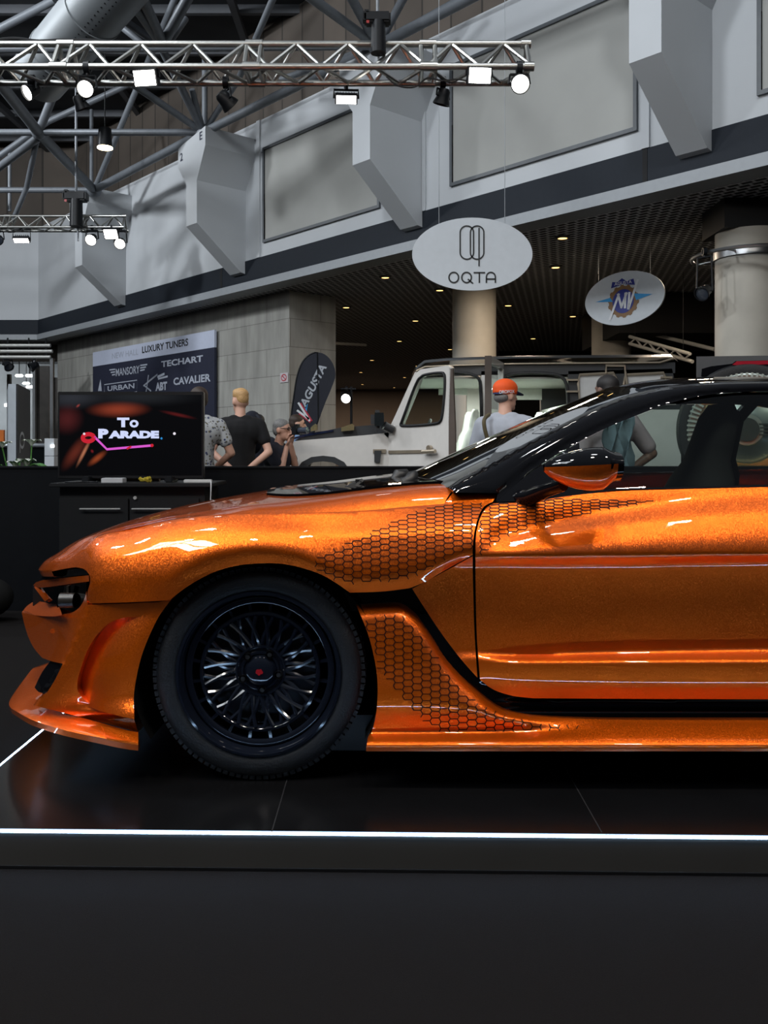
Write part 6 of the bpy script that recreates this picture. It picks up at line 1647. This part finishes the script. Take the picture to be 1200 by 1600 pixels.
# ================================================================ SECOND OFF-ROAD CAR, SEEN FROM BEHIND
D2 = 7.15; k2 = D2/F
g2 = thing('off_road_car', 'graphite off-road car seen from behind at the right edge with a big spare wheel', 'car', (P(1240, 0, D2).x, D2, 0))
AX2 = V((.40, .9165, 0)); RX2 = V((.9165, -.40, 0)); O2 = P(1088, 600, D2)
def r2p(x, y, l=0): return ray_plane(x, y, O2, AX2)+AX2*l
xa, xb = 1088, 1395
mb = MB(); mb.prism([r2p(x, y) for x, y in ((xa+6, 634), (xb-6, 634), (xb, 660), (xb, 850), (xa, 850), (xa, 660))], AX2*2.2); mb.build('body', mat('moss grey paint', (.10, .115, .105), .35, coat=.6), g2, 30)
mb = MB()
mb.prism([r2p(x, y) for x, y in ((xa, 557), (xb, 553), (xb, 592), (xa, 592))], AX2*2.0); mb.build('roof', mat('graphite satin', (.05, .052, .056), .4, coat=.3), g2, 30)
for x0, x1 in ((xa+2, xa+20), (xb-20, xb-2)):
    mb = MB(); mb.prism([r2p(x, y) for x, y in ((x0, 592), (x1, 592), (x1, 634), (x0, 634))], AX2*1.9); mb.build('roof_pillar', GREYP, g2, 30)
mb = MB(); mb.prism([r2p(x, y, -.10) for x, y in ((1097, 590), (1098, 578), (1112, 574), (1145, 570), (1150, 566), (xb, 560), (xb, 572), (1155, 575), (1122, 580), (1115, 590))], AX2*.14); mb.build('roof_spoiler', GLOSS, g2, 30)
mb = MB(); mb.prism([r2p(x, y, -.115) for x, y in ((1145, 572), (1152, 566.5), (xb-40, 562), (xb-40, 567), (1152, 572.5))], AX2*.02); mb.build('brake_lamp', mat('red lamp', (.30, .008, .02), .2, coat=1), g2, 30)
mb = MB(); flat(mb, [r2p(x, y, -.004) for x, y in ((1118, 581), (xb-24, 576), (xb-24, 634), (1118, 634))]); mb.build('rear_window', glass_mat('green glass', (.25, .32, .26), 1.0), g2)
# spare wheel with finned gold and steel cover
c = r2p(1168, 672, -.10)
sw = MB(); Rr = 92/F*c.y
sw.lathe([(Rr*.86, -.02), (Rr*.97, -.04), (Rr*1.10, -.03), (Rr*1.16, .03), (Rr*1.16, .16), (Rr*.86, .18)], c, AX2, 64); spw = sw.build('spare_wheel', TYRE, g2, 50)
mb = MB(); mb.lathe([(Rr*.98, -.03), (Rr*.93, -.045), (Rr*.66, -.03), (Rr*.62, -.015), (Rr*.62, .02)], c, AX2, 64); mb.build('wheel_cover', mat('steel cover', (.40, .44, .40), .3, .8), spw, 40)
mb = MB()
for k in range(72):
    t = 2*PI*k/72; e = RX2*math.cos(t)+UP*math.sin(t); tt = UP*math.cos(t)-RX2*math.sin(t); mb.obox(c+e*Rr*.88-AX2*.045, tt, AX2, e, (Rr*.035, .02, Rr*.17))
o = mb.build('cover_fins', mat('pale fins', (.55, .60, .55), .3, .6), spw, 30)
mb = MB(); mb.lathe([(Rr*.74, -.03), (Rr*.72, -.055), (Rr*.58, -.055), (Rr*.56, -.03)], c, AX2, 64)
for k in range(44):
    t = 2*PI*k/44; e = RX2*math.cos(t)+UP*math.sin(t); tt = UP*math.cos(t)-RX2*math.sin(t); mb.obox(c+e*Rr*.66-AX2*.06, tt, AX2, e, (Rr*.03, .02, Rr*.14))
mb.build('gold_ring', mat('gold metal', (.62, .45, .18), .3, 1.0), spw, 30)
mb = MB(); mb.lathe([(Rr*.57, -.02), (Rr*.52, -.03), (Rr*.3, -.06), (Rr*.26, -.08), (0, -.085)], c, AX2, 48); mb.build('hub_cap', mat('steel cover', (.40, .44, .40), .3, .8), spw, 40)
mb = MB()
for dz in (-.04, -.013, .013, .04): mb.obox(c-AX2*.075+UP*dz, RX2, AX2, UP, (Rr*1.2, .012, .012))
mb.cyl(c-AX2*.09, c-AX2*.10, Rr*.2, n=32); mb.build('cover_bars', mat('dark enamel', (.03, .035, .03), .3), spw, 30)
for x in (xa+14, xb-14):
    mb = MB(); q = r2p(x, 700, .45); mb.lathe([(.2, 0), (.36, 0), (.40, .05), (.40, .22), (.36, .27), (.2, .27)], V((q.x, q.y, .4))-RX2*.13, RX2, 40); mb.build('wheel', TYRE, g2, 40)
mb = MB(); q = r2p((xa+xb)/2, 700, 2.0); mb.obox(V((q.x, q.y, .6)), RX2, AX2, UP, (1.3, .3, .5)); mb.build('underbody', INNER, g2)

# ================================================================ FAR LEFT CORNER
tt_ = thing('display_totem', 'tall white-edged black display totem with a ring emblem at far left', 'totem', (P(20, 0, 9).x, 9.2, 0))
a_, b_, c_ = P(13, 600, 9), P(25, 600, 9), P(45, 609.5, 10)
poly = [V((p.x, p.y, 0)) for p in (a_, b_, c_)]+[V((c_.x-.24, 10.0, 0))]
mb = MB(); mb.prism(poly, (0, 0, a_.z)); mb.build('totem_core', mat('totem white', (.42, .46, .50), .5), tt_, 10)
du_ = (V((c_.x, c_.y, 0))-V((b_.x, b_.y, 0))).normalized(); no_ = V((du_.y, -du_.x, 0)); no_ = no_ if no_.x > 0 else -no_
L_ = (V((c_.x, c_.y, 0))-V((b_.x, b_.y, 0))).length
mb = MB(); o_ = V((b_.x, b_.y, 0))+no_*.004; mb.prism([o_, o_+du_*L_, o_+du_*L_+UP*a_.z, o_+UP*a_.z], no_*.012); mb.build('totem_face', mat('totem black', (.010, .012, .015), .5), tt_, 10)
mb = MB(); q = o_+no_*.016+du_*L_*.30; zc_ = P(0, 688, 9.3).z
ribbon(mb, [q+du_*(.17*math.cos(t))+UP*(zc_+.075*math.sin(t)) for t in [2*PI*k/30 for k in range(31)]], .03, no_); ribbon(mb, [q-du_*.17+UP*(zc_+.0), q-du_*.17+UP*(zc_-.13)], .05, no_); mb.build('ring_emblem', SIGN, tt_, 0)
# potted lilies
pq = P(32, 735, 7.8)
lily = thing('potted_lily', 'white lilies with green leaves showing above the barrier at far left', 'plant', (pq.x, pq.y, 0))
LEAF = mat('leaf green', (.06, .20, .035), .5, var=.3, scale=30); PET = mat('lily white', (.62, .66, .58), .5, var=.05)
mb = MB(); mb.lathe([(0, 0), (.13, 0), (.17, .55), (.15, .55), (.15, .5), (0, .5)], (pq.x, pq.y, 0), UP, 28); mb.build('pot', mat('pot grey', (.1, .1, .1), .5), lily, 40)
random.seed(11)
for k in range(9):
    an = 2*PI*k/9+random.uniform(-.3, .3); top = V((pq.x+math.cos(an)*random.uniform(.02, .16), pq.y+math.sin(an)*.08, random.uniform(1.02, 1.24))); b0 = V((pq.x+math.cos(an)*.04, pq.y+math.sin(an)*.04, .5))
    if k % 2 == 0:
        mb = MB(); mb.tube(cr3([b0, b0.lerp(top, .5)+V((.01, 0, .03)), top], 4), .006, 6); mb.build('stem', LEAF, lily, 60)
        mb = MB()
        for j in range(6):
            a2 = 2*PI*j/6; e = V((math.cos(a2), math.sin(a2)*.8, 0)); w_ = V((-math.sin(a2), math.cos(a2), 0))
            rows = []
            for s, wd, up in ((0, .006, 0), (.25, .020, .030), (.6, .026, .055), (.85, .018, .055), (1, .002, .045)): rows.append([top+e*(.085*s)+UP*(up*1.0)-w_*wd, top+e*(.085*s)+UP*(up-.008), top+e*(.085*s)+UP*up+w_*wd])
            mb.grid(rows)
        mb.build('flower', PET, lily, 60)
    for j in range(2):
        a2 = an+random.uniform(-.8, .8); e = V((math.cos(a2), math.sin(a2)*.6, 0)); w_ = V((-math.sin(a2), math.cos(a2), .2)); st_ = b0.lerp(top, random.uniform(.55, .92)); ln = random.uniform(.14, .24); rows = []
        for s in (0, .25, .5, .75, 1): rows.append([st_+e*(ln*s)+UP*(.16*s-.20*s*s)-w_*(.028*math.sin(PI*min(1, s+.06))), st_+e*(ln*s)+UP*(.16*s-.20*s*s-.008), st_+e*(ln*s)+UP*(.16*s-.20*s*s)+w_*(.028*math.sin(PI*min(1, s+.06)))])
        mb = MB(); mb.grid(rows); mb.build('leaf', LEAF, lily, 60)
# dark car at far left
dc_ = thing('parked_car', 'dark car with silver window pillar parked beyond the barrier at far left', 'car', (P(20, 0, 11.5).x, 12.2, 0))
def q3(x, y, l=0): return P(x, y, 11.4)+V((0, l, 0))
mb = MB(); mb.prism([q3(x, y) for x, y in ((-80, 735), (88, 735), (92, 770), (92, 810), (-80, 810))], (0, 1.7, 0)); mb.build('body', mat('car silver', (.25, .27, .29), .3, .6, coat=.5), dc_, 30)
mb = MB(); mb.prism([q3(x, y, .1) for x, y in ((-60, 702), (-40, 697), (70, 697), (78, 702), (84, 735), (-80, 735))], (0, 1.5, 0)); mb.build('window_glass', mat('black glass', (.006, .008, .008), .06, coat=1), dc_, 30)
mb = MB(); mb.tube([q3(x, y, .09) for x, y in ((-40, 696), (72, 696), (79, 700), (73, 730))], .028, 8); mb.build('window_pillar', mat('car silver', (.25, .27, .29), .3, .6), dc_, 40)
for x in (-50, 60):
    mb = MB(); q = q3(x, 0, .02); mb.lathe([(.15, 0), (.3, 0), (.33, .05), (.33, .22), (.15, .22)], V((q.x, q.y, .33)), (0, 1, 0), 36); mb.build('wheel', TYRE, dc_, 40)
# white plinth, orange panel, shop lamps
mb = MB(); q = P(86, 0, 8.7); zt = P(0, 685, 8.7).z; pn = thing('plinth', 'white two-part plinth left of the television', 'plinth', (q.x, q.y, 0))
mb.box((q.x, q.y, (zt-.17)/2), (.09, .3, zt-.172)); mb.build('lower_block', SIGN, pn); mb = MB(); mb.box((q.x, q.y, zt-.084), (.09, .3, .165)); mb.build('upper_block', SIGN, pn)
mb = MB(); q = P(3, 681, 13); mb.box((q.x-.05, q.y, q.z), (.17, .05, .17)); mb.cyl((q.x-.05, q.y+.03, 0), (q.x-.05, q.y+.03, q.z), .02); tag(mb.build('orange_sign', mat('orange board', (.65, .17, .03), .5)), 'small orange board at the left edge beyond the barrier', 'sign')
for i, (x, y, D_, w_, lb) in enumerate(((30, 587, 25.2, .22, 'upper left lamp of the shop lights at far left'), (46, 587, 26.4, .24, 'upper right lamp of the shop lights at far left'), (41, 599, 27.6, .22, 'middle lamp of the shop lights at far left'), (47, 604.5, 28.8, .26, 'lowest lamp of the shop lights at far left'), (10, 633, 29.8, .11, 'small round shop lamp beside the white totem edge'), (82, 697, 8.545, .03, 'small bright lamp on the rim of the plinth left of the television'))):
    q = P(x, y, D_); mb = MB(); mb.box(q, (w_, .1 if i < 5 else .03, w_*.35 if i < 4 else w_), bevel=w_*.1)
    if i < 4: mb.mi(1).cyl(q, (q.x, q.y, 4.0), .012)
    tag(mb.build('shop_lamp', [mat('shop lamp', (1, 1, 1), .4, emit=(.95, 1, .97), estr=2.2, var=0), LAMPB]), lb, 'lamp')
POST = mat('shop post', (.22, .23, .24), .5); WOOD = mat('dark veneer', (.045, .038, .032), .5, var=.3, scale=5)
for i, (x0, x1, y0, D_, m) in enumerate(((52, 56, 560, 24, POST), (57, 78, 572, 24.2, WOOD), (79, 84, 560, 24, POST), (12, 17, 585, 26, WOOD), (84, 92, 590, 24.1, WOOD))):
    a_, b_ = P(x0, y0, D_), P(x1, y0, D_); mb = MB(); mb.box(((a_.x+b_.x)/2, D_, a_.z/2), (b_.x-a_.x, .12, a_.z)); struct('trim_%d' % (10+i), mb, m)
a_, b_ = P(-40, 565, 24.4), P(95, 572, 24.4); mb = MB(); mb.box(((a_.x+b_.x)/2, 24.4, (a_.z+4)/2), (b_.x-a_.x, .1, 4-a_.z)); struct('trim_20', mb, mat('taupe plaster', (.1, .085, .072), .8))
tk = thing('lamp_track', 'three pale lamp bars under the soffit at far left', 'lamp track', P(40, 549, 21))
for y, x1 in ((540, 79), (549, 82), (558, 79)):
    mb = MB(); mb.cyl(P(-60, y, 21), P(x1, y, 21), .045, n=10); mb.build('bar', mat('track pale', (.38, .38, .36), .4, .3), tk, 40)
for x in (12, 45, 72): 
    mb = MB(); mb.cyl(P(x, 558, 21), P(x, 528, 21), .02, n=8); mb.build('hanger', LAMPB, tk, 40)
spot(13, 572, 21, (.6, -.5, -.62), .11, False, 'unlit spotlight under the far left lamp bars, the left one', P(0, 558, 21).z)
spot(51, 573, 21, (-.7, -.5, -.5), .11, False, 'unlit spotlight under the far left lamp bars, the right one', P(0, 558, 21).z)
# lamps and truss further back on the right
spot(541, 622, 13.5, (-.15, -.95, -.3), .075, True, 'small lit stage lamp right of the feather flag', P(0, 608, 13.5).z)
ls = thing('lamp_stand', 'thin dark lamp stand right of the feather flag', 'stand', (P(548, 0, 13.6).x, 13.6, 0)); mb = MB(); q = P(549, 604, 13.6); mb.cyl((q.x, q.y, 0), (q.x, q.y, q.z), .02); mb.cyl(P(532, 608, 13.6), P(556, 608, 13.6), .02)
mb.build('post', LAMPB, ls, 40); mb = MB()
for k in range(3): t = 2*PI*k/3; mb.cyl((q.x, q.y, .5), (q.x+.4*math.cos(t), q.y+.4*math.sin(t), .01), .014)
mb.build('tripod_leg', LAMPB, ls, 40)
spot(1099, 457, 10.0, (-.65, -.55, -.5), .085, False, 'black spotlight hung from the ring rail at the right column', zc)
rt = thing('lattice_truss', 'pale lattice truss sloping down behind the roof of the pale off-road car', 'lighting truss', P(1030, 540, 15))
TW = mat('pale truss paint', (.5, .5, .48), .4, .3)
a_, b_ = P(984, 526, 16), P(1078, 553, 14); a2, b2 = P(984, 537, 16), P(1082, 565, 14); 
for p_, q_ in ((a_, b_), (a2, b2)): mb = MB(); mb.cyl(p_, q_, .03, n=8); mb.build('chord', TW, rt, 40)
mb = MB()
for k in range(9):
    t0, t1 = k/9, (k+1)/9; u0, u1 = (a_, a2) if k % 2 else (a2, a_); v0, v1 = (b_, b2) if k % 2 else (b2, b_); mb.cyl(u0.lerp(v0, t0), u1.lerp(v1, t1), .016, n=6)
mb.build('lacing', TW, rt, 40)
for t_ in (.1, .9):
    mb = MB(); q = a_.lerp(b_, t_); mb.cyl(q, (q.x, q.y, 4.0), .004); mb.build('hanger', LAMPB, rt, 40)
mb = MB(); mb.cyl(P(990, 515, 17), P(1117, 546, 15.5), .035, n=8); tag(mb.build('ceiling_rail', TW, None, 40), 'single pale rail under the dark ceiling left of the thick column', 'rail')
mb = MB(); mb.obox(P(545, 538, 22), V((.9, .43, 0)).normalized(), V((-.43, .9, 0)).normalized(), UP, (.9, .12, .06)); tag(mb.build('ceiling_batten', mat('track pale', (.38, .38, .36), .4)), 'grey lamp batten under the dark ceiling just right of the concrete block', 'lamp')

# repeats carry their group
for o in list(COL.objects):
    if o.parent is not None: continue
    k = o.name.split('.')[0]
    if k == 'spotlight' and o.location.y < 8: o['group'] = 'spotlights on the near lighting truss'
    elif k == 'spotlight' and 15 < o.location.y < 18: o['group'] = 'spotlights on the distant lighting truss'
    elif k == 'spotlight' and o.location.y > 20: o['group'] = 'unlit spotlights under the far left lamp bars'
    elif k == 'floodlight': o['group'] = 'white floodlights on the near lighting truss' if o.location.y < 8 else 'white floodlights on the distant lighting truss'
    elif k == 'chain_hoist': o['group'] = 'black chain hoists on the lighting trusses'
    elif k == 'round_column': o['group'] = 'round cream columns under the soffit'
    elif k == 'hanging_sign': o['group'] = 'white oval hanging signs'
    elif k == 'shop_lamp' and o.matrix_world is not None and 'shop lights' in o.get('label', ''): o['group'] = 'shop lights at far left'
EXPO=0.0; WCOL=(.75,.86,1.0); WSTR=.14; WLO=-.1; WHI=.9; WMIN=.10
def area(name, loc, target, sx, sy, power, col=(1,1,1), shape='RECTANGLE', spread=180):
    l = bpy.data.lights.new(name, 'AREA'); l.shape = shape; l.size = sx; l.size_y = sy; l.energy = power; l.color = col; l.spread = math.radians(spread)
    o = bpy.data.objects.new(name, l); COL.objects.link(o); o.location = loc
    o.rotation_euler = (V(target)-V(loc)).to_track_quat('-Z', 'Y').to_euler(); return o
# lamps of the stand above and in front of the coupe
for x in (-2.6, -1.1, .5, 1.9, 3.3):
    area('stand_spot', (x, 1.75, 4.6), (x*.9, 3.1, .6), .22, .22, 36, (1, .93, .84))
# roof glazing of the hall, high to the front left
gd = (V((-1.2, 3.2, .6))-V((-5.0, .2, 6.4))).normalized(); gu = gd.cross(V((0, 0, 1))).normalized(); gv = gu.cross(gd)
for i in range(3):
    for j in range(2):
        c = V((-5.0, .2, 6.4))+gu*(1.25*(i-1))+gv*(1.25*(j-.5)); area('roof_glazing', c, c+gd, 1.08, 1.08, 50, (.88, .94, 1))
# unseen high lights, added to brighten the hall walls and buttresses
for x, y, z, p in ((-8, 6, 8.6, 280), (-3.5, 4.5, 8.6, 230), (1.0, 3.5, 8.6, 150), (-12, 13, 8.6, 520), (-6.5, 11.5, 8.6, 170)):
    area('hall_fill', (x, y, z), (x+5, y+6.5, 3.5), .7, .7, p, (.90, .95, 1))
for x, y, p in ((2.2, 13.4, 70), (4.6, 12.6, 60), (1, 19, 60), (6, 20, 70), (-4, 26, 90), (0, 29, 80), (9, 32, 60), (-2, 37, 420), (6, 38, 300)):  # area lights added beside the modelled downlights to brighten columns and far wall
    area('soffit_fill', (x, y, 3.93), (x, y, 0), .5, .5, p, (1, .80, .60))
area('shop_fill', (-13, 26.5, 3.9), (-13, 28, 0), 1.5, .5, 300, (.92, .97, 1))  # unseen light added to lift the shop wall at far left
area('cabin_fill', (P(720, 0, 10.1).x, 11.0, 1.93), (P(720, 0, 10.1).x, 11.0, 0), .3, .3, 13, (.92, 1, .92))  # pair of unseen lights added to brighten the open off-road car's interior
area('cabin_fill', (P(835, 0, 10.1).x, 11.0, 1.93), (P(835, 0, 10.1).x, 11.0, 0), .3, .3, 13, (.92, 1, .92))
# ================================================================ CAMERA, WORLD
cam = bpy.data.cameras.new('camera'); co = bpy.data.objects.new('camera', cam); COL.objects.link(co)
co.location = (0, 0, H); co.rotation_euler = (PI/2, 0, 0)
cam.sensor_fit = 'VERTICAL'; cam.sensor_height = 36; cam.lens = 36*F/1600; cam.shift_y = -100/1600
cam.clip_end = 300
SC.camera = co
SC.view_settings.view_transform = 'Standard'; SC.view_settings.look = 'None'; SC.view_settings.gamma = 1; SC.view_settings.exposure = EXPO
SC.view_settings.use_curve_mapping = False
w = bpy.data.worlds.new('hall air'); w.use_nodes = True; SC.world = w
nt = w.node_tree; bg = nt.nodes['Background']
tc = nt.nodes.new('ShaderNodeTexCoord'); sp = nt.nodes.new('ShaderNodeSeparateXYZ'); nt.links.new(tc.outputs['Generated'], sp.inputs[0])
mr = nt.nodes.new('ShaderNodeMapRange'); mr.interpolation_type = 'SMOOTHSTEP'
mr.inputs['From Min'].default_value = WLO; mr.inputs['From Max'].default_value = WHI; mr.inputs['To Min'].default_value = WMIN; mr.inputs['To Max'].default_value = 1.0
nt.links.new(sp.outputs['Z'], mr.inputs['Value'])
ml = nt.nodes.new('ShaderNodeMath'); ml.operation = 'MULTIPLY'; ml.inputs[1].default_value = WSTR; nt.links.new(mr.outputs[0], ml.inputs[0])
nt.links.new(ml.outputs[0], bg.inputs['Strength']); bg.inputs[0].default_value = (*WCOL, 1)
SC.cycles.max_bounces = 8; SC.cycles.glossy_bounces = 4; SC.cycles.transparent_max_bounces = 16; SC.cycles.diffuse_bounces = 3
SC.cycles.sample_clamp_indirect = 4; SC.cycles.caustics_reflective = False; SC.cycles.caustics_refractive = False
SC.cycles.use_denoising = True
